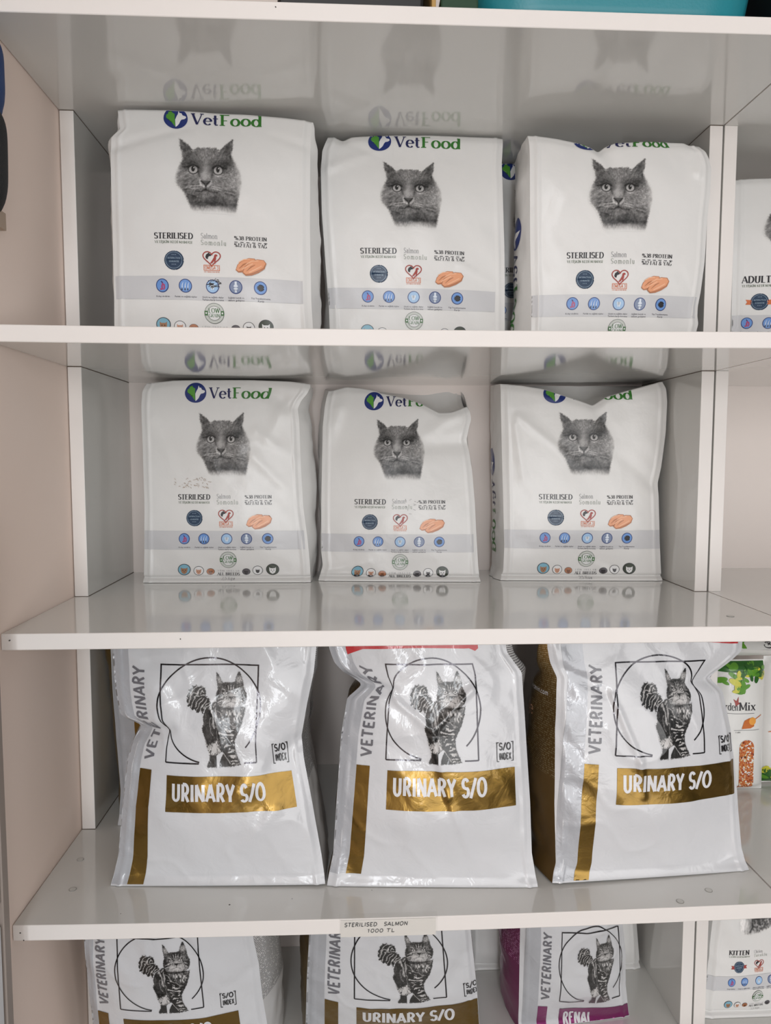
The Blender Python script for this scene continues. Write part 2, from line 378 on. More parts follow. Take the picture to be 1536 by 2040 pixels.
# ------------------------------------------------------------------ painted pictures (numpy)
_rng = np.random.RandomState(7)
def smooth(e0, e1, x):
    t = np.clip((x-e0)/(e1-e0), 0, 1); return t*t*(3-2*t)
def poly_dist(P, X, Y):
    """signed distance, positive inside"""
    P = np.asarray(P, float); d = np.full(X.shape, 1e9); ins = np.zeros(X.shape, bool)
    for (x0, y0), (x1, y1) in zip(P, np.roll(P, -1, 0)):
        ex, ey = x1-x0, y1-y0; L = ex*ex+ey*ey+1e-9
        t = np.clip(((X-x0)*ex+(Y-y0)*ey)/L, 0, 1)
        d = np.minimum(d, np.hypot(X-x0-t*ex, Y-y0-t*ey))
        c = ((y0 > Y) != (y1 > Y)); ins ^= c & (X < (x1-x0)*(Y-y0)/(y1-y0+1e-12)+x0)
    return np.where(ins, d, -d)
def stroke_dist(P, X, Y):
    d = np.full(X.shape, 1e9)
    for (x0, y0), (x1, y1) in zip(P, P[1:]):
        ex, ey = x1-x0, y1-y0; L = ex*ex+ey*ey+1e-9
        t = np.clip(((X-x0)*ex+(Y-y0)*ey)/L, 0, 1)
        d = np.minimum(d, np.hypot(X-x0-t*ex, Y-y0-t*ey))
    return d
def vnoise(X, Y, s, seed):
    r = np.random.RandomState(seed).rand(97, 97)
    x = X/s; y = Y/s; xi = np.floor(x).astype(int); yi = np.floor(y).astype(int); fx = x-xi; fy = y-yi
    fx = fx*fx*(3-2*fx); fy = fy*fy*(3-2*fy)
    g = lambda i, j: r[i % 97, j % 97]
    return (g(xi, yi)*(1-fx)+g(xi+1, yi)*fx)*(1-fy)+(g(xi, yi+1)*(1-fx)+g(xi+1, yi+1)*fx)*fy
def gauss(X, Y, cx, cy, rx, ry): return np.exp(-((X-cx)/rx)**2-((Y-cy)/ry)**2)

def paint_grey_cat():
    """grey shorthair head, printed in black and white; canvas 1536 x 1306"""
    nx, ny = 205, 215
    xs = np.linspace(195, 1310, nx); ys = np.linspace(95, 1250, ny)
    X, Y = np.meshgrid(xs, ys, indexing='ij')
    wob = (vnoise(X, Y, 11, 1)-.5)*20
    sil = [(286,122),(290,220),(316,330),(328,430),(286,530),(248,610),(230,690),(232,770),(262,840),(322,900),(372,965),(412,1050),(440,1110),(470,1180),(520,1230),(700,1250),(900,1250),(1170,1240),(1200,1140),(1222,1020),(1250,900),(1276,760),(1272,650),(1244,555),(1194,470),(1146,405),(1122,338),(1136,240),(1146,120),(1108,114),(1050,158),(960,236),(916,282),(870,246),(800,248),(720,246),(640,250),(560,246),(512,284),(480,250),(430,202),(350,146)]
    d = poly_dist(sil, X, Y)+wob
    soft = np.where(Y < 300, 26, 46)
    cov = smooth(0, 1, d/soft)
    cov *= smooth(1240, 1085, Y + (vnoise(X*1.5, Y*.7, 22, 3)-.5)*34 - 45*gauss(X, Y, 1120, 1100, 120, 200) - 20*gauss(X, Y, 600, 1120, 160, 200))
    cov *= smooth(1246, 1165, Y)
    cov *= 1-.55*smooth(110, 0, d)*smooth(1060, 1200, X)*smooth(400, 520, Y)*smooth(1020, 820, Y)
    cov *= 1-.30*smooth(90, 0, d)*smooth(420, 300, X)*smooth(480, 620, Y)
    g = np.full(X.shape, 90.0)
    g += 30*gauss(X, Y, 720, 350, 130, 130) - 20*gauss(X, Y, 400, 300, 90, 150) - 22*gauss(X, Y, 1060, 300, 100, 170)
    g += 34*gauss(X, Y, 1190, 650, 110, 240) + 26*gauss(X, Y, 300, 680, 90, 200) + 20*gauss(X, Y, 1090, 730, 160, 170)
    g -= 26*gauss(X, Y, 420, 500, 120, 70) + 26*gauss(X, Y, 1010, 500, 120, 80) + 14*gauss(X, Y, 600, 500, 60, 90) + 14*gauss(X, Y, 830, 500, 60, 90)
    g += 58*gauss(X, Y, 700, 665, 66, 80) + 24*gauss(X, Y, 700, 540, 55, 100) + 24*gauss(X, Y, 430, 640, 70, 50)
    g += 26*gauss(X, Y, 560, 690, 90, 40) + 26*gauss(X, Y, 880, 670, 100, 40)
    g += 34*gauss(X, Y, 560, 830, 110, 60) + 34*gauss(X, Y, 860, 830, 120, 60) + 16*gauss(X, Y, 715, 960, 80, 45)
    g -= 50*gauss(X, Y, 800, 1080, 400, 42) + 30*gauss(X, Y, 480, 1000, 120, 60) + 20*gauss(X, Y, 860, 1010, 160, 50) + 30*gauss(X, Y, 1190, 1030, 50, 110)
    g += 30*gauss(X, Y, 900, 1180, 320, 50)
    # fur: short flecks running outwards from the nose
    ang = np.arctan2(Y-620, X-710); rad = np.hypot(X-710, Y-620)
    fl = (vnoise(ang*330, rad*.62, 17, 5)-.5)
    fur = fl*42*smooth(40, 260, rad) + (vnoise(X, Y, 8, 6)-.5)*28 + (vnoise(X+Y*.5, Y, 34, 8)-.5)*26
    fur += (vnoise(X*1.2, Y*.45, 11, 12)-.5)*30*gauss(X, Y, 720, 340, 220, 150)
    fur += (vnoise(X+.6*Y, Y-.4*X, 15, 11)-.5)*34*gauss(X, Y, 1120, 720, 200, 260)
    g += fur
    for x0, y0, x1, y1 in ((480,815,640,790),(490,850,640,835),(520,885,640,870),(800,800,950,830),(810,835,960,865),(830,870,940,895)):
        g -= 34*smooth(12, 2, stroke_dist([(x0,y0),(x1,y1)], X, Y))*smooth(.35, .6, vnoise(X, Y*.3, 19, 9))
    for x0, y0, x1, y1 in ((475,832,640,812),(500,868,640,852),(800,817,950,847),(815,852,950,880)):
        g += 20*smooth(11, 2, stroke_dist([(x0,y0),(x1,y1)], X, Y))
    for P in ([(360,890),(470,875)],[(340,820),(430,815)],[(985,870),(1120,895)],[(1000,920),(1125,945)],[(430,950),(560,985)],[(560,1000),(640,1010)]):
        g -= 26*smooth(16, 3, stroke_dist(P, X, Y))
    for P in ([(1000,893),(1120,918)],[(380,860),(470,850)]):
        g += 22*smooth(9, 2, stroke_dist(P, X, Y))
    g = np.where(poly_dist([(630,745),(775,745),(740,790),(712,825),(685,790)], X, Y) > -6, 64+14*gauss(X, Y, 700, 740, 50, 25), g)
    g -= 40*smooth(16, 4, stroke_dist([(640,750),(690,790)], X, Y)) + 40*smooth(16, 4, stroke_dist([(775,750),(725,790)], X, Y))
    g += 50*smooth(22, 6, stroke_dist([(620,730),(630,800),(680,830)], X, Y)) + 44*smooth(22, 6, stroke_dist([(795,735),(780,790),(740,825)], X, Y))
    g -= 46*smooth(20, 4, stroke_dist([(712,820),(710,870),(640,905),(560,900)], X, Y)) + 46*smooth(20, 4, stroke_dist([(710,870),(780,905),(880,910)], X, Y))
    g -= 26*gauss(X, Y, 700, 880, 60, 22)
    for cx, dx in ((517, -1), (895, 1)):
        r = np.hypot((X-cx)/76, (Y-580)/66)
        g -= 34*gauss(X, Y, cx, 565, 105, 80)
        g += 26*smooth(15, 4, stroke_dist([(cx-76,630),(cx-40,655),(cx,664),(cx+40,655),(cx+76,630)], X, Y))
        g = np.where(r < 1.0, 40, g)
        g = np.where(r < .84, 150-30*smooth(590, 540, Y), g)
        g = np.where((np.hypot((X-cx+2)/27, (Y-570)/42) < 1), 22, g)
        g = np.where(np.hypot((X-cx-9)/8, (Y-553)/8) < 1, 180, g)
        g -= 60*smooth(17, 5, stroke_dist([(cx-80,550),(cx-30,522),(cx+30,520),(cx+82,547)], X, Y))
        g -= 45*smooth(16, 5, stroke_dist([(cx+dx*70,540),(cx+dx*135,552)], X, Y))
        g -= 30*smooth(24, 5, stroke_dist([(cx-dx*75,610),(cx-dx*100,680)], X, Y))
    for P in ([(350,160),(430,215),(500,290)],[(1060,160),(960,240),(910,300)]): g -= 22*smooth(26, 5, stroke_dist(P, X, Y))
    g = np.clip(g, 16, 205)
    return xs, ys, X, Y, g, cov

def paint_tabby():
    """walking long-haired tabby, printed in black and white; canvas 1536 x 1359"""
    nx, ny = 185, 265
    xs = np.linspace(428, 1145, nx); ys = np.linspace(180, 1268, ny)
    X, Y = np.meshgrid(xs, ys, indexing='ij')
    w1 = (vnoise(X, Y, 9, 21)-.5)*16
    fx = (vnoise(X, Y, 42, 24)-.5)*46+(vnoise(X, Y, 14, 26)-.5)*20; fy = (vnoise(X, Y, 42, 25)-.5)*46+(vnoise(X, Y, 14, 27)-.5)*20
    fine = (vnoise(X*1.5, Y*.6, 9, 22)-.5)
    head = [(768,188),(770,260),(782,340),(788,395),(774,440),(768,490),(776,550),(798,600),(880,622),(960,622),(1060,604),(1106,562),(1126,490),(1120,440),(1098,390),(1086,330),(1066,250),(1042,188),(1022,185),(1000,245),(984,305),(940,316),(890,310),(852,318),(824,270),(798,215)]
    tail = [(437,520),(444,450),(460,400),(500,352),(545,346),(580,366),(605,354),(645,378),(660,430),(648,470),(690,490),(724,540),(708,600),(655,622),(614,684),(598,642),(575,670),(550,660),(522,628),(490,645),(476,598),(450,594)]
    body = [(690,580),(770,525),(800,560),(1090,600),(1115,590),(1102,680),(1068,800),(1030,880),(985,975),(985,1030),(1000,1110),(1030,1180),(1052,1238),(940,1254),(800,1258),(662,1258),(666,1220),(692,1180),(690,1120),(660,1040),(646,960),(616,880),(610,830),(628,780),(623,700),(645,630)]
    dh = poly_dist(head, X, Y)+w1*.6; dt = poly_dist(tail, X, Y)+w1*1.4; db = poly_dist(body, X, Y)+w1*.7
    gap = poly_dist([(774,1130),(838,1088),(850,1110),(828,1150),(805,1210),(800,1262),(774,1262)], X, Y)
    db = np.where(gap > 0, -5, db)
    D = np.maximum(np.maximum(dh, dt), db)
    cov = smooth(-4, 7, D)
    g = 48 + fine*46 + (vnoise(X, Y, 6, 23)-.5)*24 + (vnoise(X, Y, 40, 28)-.5)*26
    # tail: dark plumes with thin pale strands
    tl = 0*X
    for P in ([(565,450),(505,425),(462,500),(452,570)],[(575,465),(530,480),(497,560),(488,630)],[(600,485),(560,520),(532,600)],[(630,500),(590,550),(560,640)],[(660,520),(620,570),(598,640)],[(695,545),(655,560),(632,610)],[(705,570),(665,590),(640,620)],[(560,440),(572,390),(615,368)],[(480,450),(500,395),(540,370)],[(585,440),(610,405),(640,420)],[(590,455),(640,450)],[(470,520),(500,450)]):
        tl = np.maximum(tl, smooth(8, 1.5, stroke_dist(P, X+fx*.45, Y+fy*.45)))
    g = np.where(dt > np.maximum(db, dh), 42 + 105*tl + (vnoise(X, Y, 6, 31)-.5)*40, g)
    g += 70*gauss(X, Y, 560, 430, 16, 24)*(dt > 0)
    # back and haunch: pale guard hairs
    for P, a_, w_ in (([(700,600),(742,690),(748,830)], 92, 16), ([(765,600),(778,700),(772,820)], 70, 12), ([(705,720),(716,830),(736,910)], 50, 14), ([(655,680),(642,800)], 30, 14), ([(782,820),(792,980)], 50, 12), ([(760,560),(735,600)], 80, 14)):
        g += a_*smooth(w_, 2, stroke_dist(P, X+fx*.5, Y+fy*.5))
    br = smooth(-16, 46, poly_dist([(655,1000),(700,1010),(740,975),(800,960),(832,1080),(800,1120),(770,1140),(692,1128)], X, Y)+fine*50)
    g = g*(1-br) + br*(172+fine*70)
    ch = smooth(-24, 70, poly_dist([(830,600),(900,625),(1060,604),(1106,610),(1090,700),(1030,800),(950,790),(860,700)], X, Y)+fine*40)
    g = g*(1-ch) + ch*(140+(vnoise(X*1.3, Y*.55, 17, 34)-.5)*190)
    # bars over shoulder and foreleg
    sh = smooth(0, 36, poly_dist([(780,640),(860,720),(960,800),(1040,820),(990,965),(990,1030),(1004,1110),(1056,1238),(925,1254),(895,1130),(830,1030),(780,900)], X, Y))
    ph = Y + fy*1.0 - (X-800)*.62*smooth(1010, 760, Y) + .10*(X-900)
    st = np.sin(ph*2*math.pi/54+.8)
    drop = smooth(.28, .62, vnoise(X, Y, 34, 37)+.35*smooth(950, 1050, Y))
    bars = 36+(118*smooth(.0, .75, st)*drop)
    g = g*(1-sh) + sh*(bars+fine*52+(vnoise(X, Y, 6, 35)-.5)*30)
    g += 70*smooth(12, 2, stroke_dist([(792,640),(850,735),(935,800),(1000,830)], X+fx*.5, Y+fy*.5))
    for P, a_ in (([(690,1130),(770,1130),(774,1258),(662,1258),(692,1190)], 42), ([(848,1090),(902,1160),(926,1254),(800,1258),(812,1210)], 38)):
        m_ = smooth(-6, 16, poly_dist(P, X, Y)+fine*14); g = g*(1-m_)+m_*(a_+(vnoise(X, Y, 8, 36)-.5)*40)
    g += 90*smooth(8, 1.5, stroke_dist([(850,1100),(926,1225)], X+fx*.2, Y)) + 50*smooth(8, 2, stroke_dist([(985,1195),(1003,1230)], X, Y)) + 40*smooth(8, 2, stroke_dist([(945,1200),(955,1235)], X, Y))
    # head
    hm = smooth(-3, 12, dh)
    hg = 92 + (vnoise(X, Y*.7, 8, 40)-.5)*66 + fine*30
    hg += 74*gauss(X, Y, 945, 560, 92, 40) + 30*gauss(X, Y, 945, 450, 24, 60) - 44*gauss(X, Y, 950, 338, 130, 36) - 50*gauss(X, Y, 790, 450, 34, 90) - 46*gauss(X, Y, 1106, 470, 34, 90)
    hg += 50*gauss(X, Y, 885, 525, 40, 24) + 50*gauss(X, Y, 1003, 525, 40, 24)
    for P in ([(905,352),(916,385)],[(941,348),(943,390)],[(974,352),(968,385)],[(862,392),(880,418)],[(1010,388),(1000,413)],[(800,505),(848,482)],[(1050,475),(1088,502)],[(792,545),(838,524)],[(1060,525),(1098,552)]):
        hg += 70*smooth(7, 1.5, stroke_dist(P, X+fx*.12, Y))
    for P in ([(922,345),(930,400)],[(958,345),(955,400)],[(888,350),(904,400)],[(992,350),(983,400)],[(800,472),(860,458)],[(1030,455),(1108,472)],[(812,522),(850,507)],[(1060,505),(1098,528)],[(776,430),(771,500),(784,560)],[(1118,440),(1121,500),(1100,560)],[(845,415),(870,408),(905,425)],[(968,422),(1000,406),(1026,412)]):
        hg -= 58*smooth(8, 1.5, stroke_dist(P, X, Y))
    for ex in (876, 998):
        r = np.hypot((X-ex)/23, (Y-438)/17)
        hg = np.where(r < 1.35, 28, hg); hg = np.where(r < .98, 168, hg)
        hg = np.where(np.hypot((X-ex)/8, (Y-436)/12) < 1, 18, hg)
        hg += 60*smooth(8, 2, stroke_dist([(ex-26,464),(ex,472),(ex+24,460)], X, Y))
    hg = np.where(poly_dist([(918,482),(968,482),(944,510)], X, Y) > -3, 44, hg)
    hg -= 64*smooth(7, 1.5, stroke_dist([(944,508),(942,540),(890,556)], X, Y)) + 64*smooth(7, 1.5, stroke_dist([(942,540),(1000,556)], X, Y))
    for y_ in (514, 528):
        hg -= 36*smooth(5, 1.5, stroke_dist([(870,y_),(912,y_+4)], X, Y)) + 36*smooth(5, 1.5, stroke_dist([(978,y_+4),(1020,y_)], X, Y))
    for tx_, bx0, bx1 in ((782, 785, 850), (1032, 990, 1085)):
        em = gauss(X, Y, (bx0+bx1)/2, 285, 36, 46)
        hg = hg*(1-em)+em*(128+(vnoise(X*.8+Y*.8, Y-X, 8, 44)-.5)*130)
        hg -= 130*smooth(255, 198, Y)*smooth(44, 20, np.abs(X-tx_))
    g = g*(1-hm)+hm*hg
    g -= 34*smooth(24, 3, np.abs(dh))*smooth(540, 590, Y)*(db > 0)
    t = np.clip(g/200.0, 0, 1); t = t*.25+.75*smooth(.12, .82, t)
    return xs, ys, X, Y, np.clip(8+178*t, 6, 215), cov
# ------------------------------------------------------------------ bags
def inoise(x, z, s, seed): return vnoise(x*1000+5000, z*1000+5000, s*1000, seed)-.5

class Bag:
    def __init__(s, d, seed):
        s.d = d; s.seed = seed; s.w = d['w']; s.zb = d['zb']; s.kind = d['kind']; s.fin = d.get('fin', 0)
        zz = np.linspace(s.zb, s.zb+.34, 341); s.zz = zz
        def edge(m, fit):
            m = sorted(m); e = np.interp(zz, [a for a, b in m], [b for a, b in m]) - np.polyval(fit, zz-s.zb)
            k = np.exp(-(np.arange(-6, 7)/2.2)**2); k /= k.sum()
            return np.convolve(np.pad(e, 6, mode='edge'), k, mode='valid')
        s.eL = edge(d['L'], d['lf']); s.eR = edge(d['R'], d['rf'])
        uu = np.linspace(0, 1, 201); s.uu = uu
        t = np.interp(uu, [a for a, b in d['T']], [b for a, b in d['T']])
        k = np.exp(-(np.arange(-5, 6)/2.0)**2); k /= k.sum()
        s.zt = np.convolve(np.pad(t, 5, mode='edge'), k, mode='valid')
        s.H = float(np.median(s.zt))-s.zb
        endz = d['endz'] if d['endz'] else None
        s.ze = np.full(201, endz) if endz else s.zt-.005
        s.bulge = d.get('bulge', .022 if s.kind == 'rc' else .011)
        s.crease = d.get('crease', [])
        s.base = Vector((float(np.polyval(d['lf'], 0)+np.polyval(d['rf'], 0))/2, d['y0']+d['dep']/2, s.zb))
    def xl(s, z): return np.polyval(s.d['lf'], z-s.zb)
    def xr(s, z): return np.polyval(s.d['rf'], z-s.zb)
    def yplane(s, x, z): return s.d['y0']+s.d['kx']*(x-s.d['xc'])+s.d['kz']*(z-s.zb)
    def F(s, a, b):
        a = np.asarray(a, float); b = np.asarray(b, float); d = s.d; w = s.w
        u = np.clip(a/w, 0, 1)
        zt = np.interp(u, s.uu, s.zt); bc = zt-s.zb
        over = np.maximum(0, b-bc)
        if s.fin: over = over*0
        z = s.zb+np.clip(b, 0, bc)
        fl = smooth(.40, 0, u); fr = smooth(.60, 1, u)
        x = s.xl(z)+(s.xr(z)-s.xl(z))*u + np.interp(z, s.zz, s.eL)*fl + np.interp(z, s.zz, s.eR)*fr
        v = (z-s.zb)/s.H
        y = s.yplane(x, z)
        e = 1-np.abs(2*u-1)**2.3
        p = smooth(-.05, .33, v)*(1-.75*smooth(.62, 1.0, v))
        y = y - s.bulge*e*p
        # broad billows and fine crinkles of the film
        sd = s.seed; am = 1.25 if s.kind == 'rc' else .75
        edge = smooth(0, .06, u)*smooth(1, .94, u)
        xr_, zr_ = .8*x+.6*z, .8*z-.6*x
        f = .0046*inoise(x+.3*z, z, .095, sd)+.0026*inoise(xr_*1.6, zr_*.7, .045, sd+1)+.0014*inoise(x, z, .03, sd+8)
        rid = 1-np.abs(2*(inoise(x+.5*z, z-.3*x, .06, sd+2)))*2.0
        f = f + (.0009 if s.kind == 'rc' else .0003)*np.clip(rid, 0, 1)**3 + .0006*inoise(xr_*1.5, zr_*.8, .017, sd+3)
        if s.kind == 'rc':
            side = np.clip(smooth(.22, .05, u)+smooth(.86, .97, u), 0, 1)
            f = f + side*.0020*inoise(x*1.4+z*.5, z, .022, sd+4)
        y = y - am*f*(.35+.65*edge)*smooth(0, .05, v)
        for (u0, v0, u1, v1, wd, amp) in s.crease:
            X = u*w; Z = z-s.zb; x0, z0, x1, z1 = u0*w, v0*s.H, u1*w, v1*s.H
            ex, ez = x1-x0, z1-z0; L = ex*ex+ez*ez; t = np.clip(((X-x0)*ex+(Z-z0)*ez)/L, 0, 1)
            dist = np.hypot(X-x0-t*ex, Z-z0-t*ez)
            y = y - amp*np.exp(-(dist/wd)**2)*(1-.6*t)
        # quad-seal fins along both upright edges
        aw = np.clip(a, 0, w); dl = np.minimum(aw, w-aw)
        fw = .0095
        y = y - .0016*np.exp(-((dl-fw)/.0016)**2) + np.clip(fw-dl, 0, fw)*(.10 if s.kind == 'rc' else .16)
        if s.kind == 'vf':   # bottom seal
            y = y + .0030*np.exp(-((b-.0072)/.0022)**2) - .0040*smooth(.0075, .001, b)
        else:
            y = y - .004*smooth(.012, 0, b)
        if not s.fin:
            ze = np.interp(u, s.uu, s.ze); dep = d['dep']
            Lf = np.hypot(dep, ze-zt); t = np.clip(over/Lf, 0, 1)
            r = .006
            tz = t**2.2 if d['endz'] else t
            z = z + (ze-zt)*tz; y = y + dep*t**.7
            y = y + r*.6*np.exp(-((b-bc)/r)**2)*(over <= 0) + r*.6*np.exp(-(over/r)**2)*(over > 0)*(1-over/(over+r))
            f2 = .004*inoise(x, y+z, .03, sd+6)*t*(1-t)*4
            z = np.minimum(z+f2, np.maximum(ze, zt))
        return np.stack([x, y, z], -1)
    def N(s, a, b):
        e = .0009
        p = s.F(a+e, b)-s.F(a-e, b); q = s.F(a, b+e)-s.F(a, b-e)
        n = np.cross(p, q); L = np.linalg.norm(n, axis=-1, keepdims=True); bad = L[..., 0] < 1e-12
        n = n/np.maximum(L, 1e-12); n[bad] = (0, -1, 0)
        return n
    def yback(s, x, z, v):
        t = 1-.94*smooth(.62, 1.0, v) if s.fin else np.ones_like(v)
        return s.yplane(x, z)+s.d['dep']*t
    def ztop_back(s, u): return np.interp(u, s.uu, s.zt if s.fin else s.ze)
    def G(s, side, t, q):
        """side gusset: t from the front edge to the back edge, q from the bottom to the top (0..1)"""
        t = np.asarray(t, float); q = np.asarray(q, float)
        u = 0.0 if side < 0 else 1.0; a = u*s.w
        z0 = s.zt[0 if side < 0 else -1]; z1 = float(s.ztop_back(u))
        P0 = s.F(np.full(q.shape, a), q*(z0-s.zb))
        zB = s.zb+q*(z1-s.zb); v = q
        xe = s.xl(zB) if side < 0 else s.xr(zB)
        xe = xe + np.interp(zB, s.zz, s.eL if side < 0 else s.eR)*(1.0 if s.fin else .6)
        yB = s.yback(xe, zB, v)
        xe = xe - side*s.d.get('tuckl' if side < 0 else 'tuckr', 0)
        g = s.d['gl'] if side < 0 else s.d['gr']
        gg = np.interp(v, [0, .12, .5, .85, 1], [g[0], (g[0]+g[1])/2, g[1], (g[1]+g[2])/2, g[2]*.5])
        sh = 1-np.abs(2*t-1)**1.7
        x = P0[..., 0]*(1-t)+xe*t + side*gg*sh
        y = P0[..., 1]*(1-t)+yB*t; z = P0[..., 2]*(1-t)+zB*t
        x = x + side*(.005*inoise(y*1.3, z, .035, s.seed+11)+.0025*inoise(y, z, .014, s.seed+12))*sh
        return np.stack([x, y, z], -1)
    def bmap(s, a, b, aff):
        m = s.d['bm']; return np.interp(b, [q[0] for q in m], [q[1] for q in m])+aff[2]*(np.asarray(a)-.12)
    def loc(s, P): return P-np.array(s.base)[None, :]
    # -------- meshes
    def build(s, root, film, gusset, back):
        nu, nv, nf = int(s.w/.0022)+4, 140, (2 if s.fin else 26)
        u = np.linspace(0, 1, nu)[:, None]*np.ones((1, nv+nf)); a = u*s.w
        zt = np.interp(u, s.uu, s.zt); bc = zt-s.zb
        Lf = np.hypot(s.d['dep'], np.interp(u, s.uu, s.ze)-zt)
        k = np.concatenate([np.linspace(0, .06, 22, endpoint=False), np.linspace(.06, 1, nv-22), np.zeros(nf)])[None, :]; m = np.concatenate([np.zeros(nv), np.linspace(.02, 1, nf)])[None, :]
        b = k*bc*(m == 0) + (bc+m*Lf)*(m > 0)
        if s.fin: b = np.minimum(b, bc)
        P = s.F(a.ravel(), b.ravel())
        if s.fin:   # pull the last rows back over the seal edge
            P = P.reshape(nu, nv+nf, 3); P[:, -2, 1] += .002; P[:, -1, 1] += .004; P[:, -1, 2] -= .002; P = P.reshape(-1, 3)
        front = link('front_panel', mesh('front_panel', s.loc(P), grid_faces(nu, nv+nf), film), root)
        # back panel with the bottom
        mu, mv = 16, 26
        uu = np.linspace(0, 1, mu)[:, None]*np.ones((1, mv)); q = np.linspace(0, 1, mv)[None, :]*np.ones((mu, 1))
        z = s.zb+q*(s.ztop_back(uu)-s.zb)
        xl = s.xl(z)+np.interp(z, s.zz, s.eL)*(1.0 if s.fin else .6); xr = s.xr(z)+np.interp(z, s.zz, s.eR)*(1.0 if s.fin else .6)
        y = s.yback(xl+(xr-xl)*uu, z, q)
        xl = xl+s.d.get('tuckl', 0); xr = xr-s.d.get('tuckr', 0); x = xl+(xr-xl)*uu
        PB = np.stack([x, y, z], -1).reshape(-1, 3)
        fb = grid_faces(mu, mv, 0, True)
        bot = []
        for i in range(mu):
            f0 = s.F(np.array([uu[i, 0]*s.w]), np.array([0.0]))[0]; b0 = PB[i*mv]
            bot += [f0, b0]
        nb = len(PB); PB = np.concatenate([PB, np.array(bot)])
        fbot = [(nb+2*i, nb+2*i+1, nb+2*i+3, nb+2*i+2) for i in range(mu-1)]
        link('back_panel', mesh('back_panel', s.loc(PB), list(fb)+fbot, back), root)
        gs = []
        for side in (-1, 1):
            gt, gq = 18, 80
            t = np.linspace(0, 1, gt)[:, None]*np.ones((1, gq)); q = np.linspace(0, 1, gq)[None, :]*np.ones((gt, 1))
            PG = s.G(side, t.ravel(), q.ravel())
            uv = np.stack([(1-t.ravel() if side < 0 else t.ravel())*s.d['dep'], q.ravel()*s.H], -1)
            gs.append(link('side_gusset', mesh('side_gusset', s.loc(PG), grid_faces(gt, gq, 0, side < 0), gusset, uvs=uv), root))
        s.front = front; s.gs = gs
        return front
    def place(s, name, art, parent=None, aff=None, gusset=0, label=None):
        """wrap a piece of flat artwork over the film"""
        V = np.array(art.v, float)
        if aff is None: aff = s.d['art']
        lay = .00045+.00020*V[:, 2]
        if gusset:
            # artwork already in (distance from front edge, height)
            t = np.clip(V[:, 0]/s.d['dep'], 0, 1); q = np.clip(V[:, 1]/s.H, 0.003, 1)
            P = s.G(gusset, t, q); e = .004
            n = np.cross(s.G(gusset, np.clip(t+e, 0, 1), q)-P, s.G(gusset, t, np.clip(q+e, 0, 1))-P)
            if gusset < 0: n = -n
            n = n/np.maximum(np.linalg.norm(n, axis=1, keepdims=True), 1e-12)
            n *= np.sign(n[:, :1]*gusset+1e-9)
            par = s.gs[0 if gusset < 0 else 1]
        else:
            a = np.clip(aff[0]+aff[1]*V[:, 0]+aff[3]*(V[:, 1]-.13), .0006, s.w-.0006); b = np.maximum(s.bmap(V[:, 0], V[:, 1], aff), .002)
            if s.fin or s.d['endz']:
                bc = np.interp(a/s.w, s.uu, s.zt)-s.zb; b = np.minimum(b, bc-.0008)
            P = s.F(a, b); n = s.N(a, b); par = s.front
        P = P+n*lay[:, None]
        o = link(name, mesh(name, s.loc(P), art.f, art.mats, art.m), parent or par)
        return o
    def picture(s, name, pic, fx, fy, gain, m, clipc=.02):
        xs, ys, X, Y, g, cov = pic
        nx, ny = X.shape
        keep = cov > clipc
        a = fx(X); b = fy(Y); aff = s.d['art']
        a0 = a; a = np.clip(aff[0]+aff[1]*a+aff[3]*(b-.13), .0006, s.w-.0006); b = np.maximum(s.bmap(a0, b, aff), .0006)
        if s.fin: b = np.minimum(b, np.interp(a/s.w, s.uu, s.zt)-s.zb-.0008)
        P = (s.F(a.ravel(), b.ravel())+s.N(a.ravel(), b.ravel())*.00032)
        lumin = np.vectorize(lin)(np.clip(g*gain, 0, 255)); paper = m[1]
        c = [lumin*cov+paper[i]*(1-cov) for i in range(3)]
        tint = (1.0, .975, .96)
        cols = np.stack([c[0]*tint[0]*cov+c[0]*(1-cov), c[1]*tint[1]*cov+c[1]*(1-cov), c[2]*tint[2]*cov+c[2]*(1-cov), np.ones_like(cov)], -1).reshape(-1, 4)
        f = grid_faces(nx, ny, 0, True)     # rows run downwards
        kf = keep.ravel()[f].any(1); f = f[kf]
        used = np.unique(f); remap = -np.ones(nx*ny, int); remap[used] = np.arange(len(used))
        return link(name, mesh(name, s.loc(P[used]), remap[f], m[0], cols=cols[used]), s.front)
# ------------------------------------------------------------------ materials
PAPER_V = rgb(222, 221, 219); PAPER_R = rgb(206, 207, 210)
FB = [(55, .10, .004, .6), (260, .05, .001, .2)]
RB = [(38, .16, .005, 1.2), (150, .08, .0015, .4)]
M = {}
M['vf'] = mat('satin_white_film', PAPER_V, .36, coat=.22, coat_rough=.22, bump=FB)
M['rc'] = mat('glossy_grey_white_film', PAPER_R, .32, coat=.55, coat_rough=.055, bump=RB)
M['rc_back'] = mat('pale_film', rgb(206, 206, 206), .4, bump=RB)
M['vprint'] = mat('printed_picture_satin', (1, 1, 1, 1), .36, coat=.22, coat_rough=.22, bump=FB, attr='Col')
M['rprint'] = mat('printed_picture_gloss', (1, 1, 1, 1), .32, coat=.55, coat_rough=.055, bump=RB, attr='Col')
def ink(name, r, g, b, gloss=False): return mat(name, rgb(r, g, b), .30 if gloss else .36, coat=.55 if gloss else .22, coat_rough=.055 if gloss else .22, bump=RB if gloss else FB)
M['navy'] = ink('navy_ink', 24, 28, 78); M['green'] = ink('green_ink', 44, 112, 34); M['leaf'] = ink('leaf_green_ink', 78, 146, 48)
M['logo_blue'] = ink('logo_blue_ink', 20, 42, 110); M['white'] = ink('white_ink', 226, 226, 226); M['black'] = ink('black_ink', 26, 25, 32)
M['grey_text'] = ink('grey_ink', 98, 98, 104); M['olive_text'] = ink('olive_ink', 98, 112, 92); M['dark_text'] = ink('dark_grey_ink', 62, 60, 70)
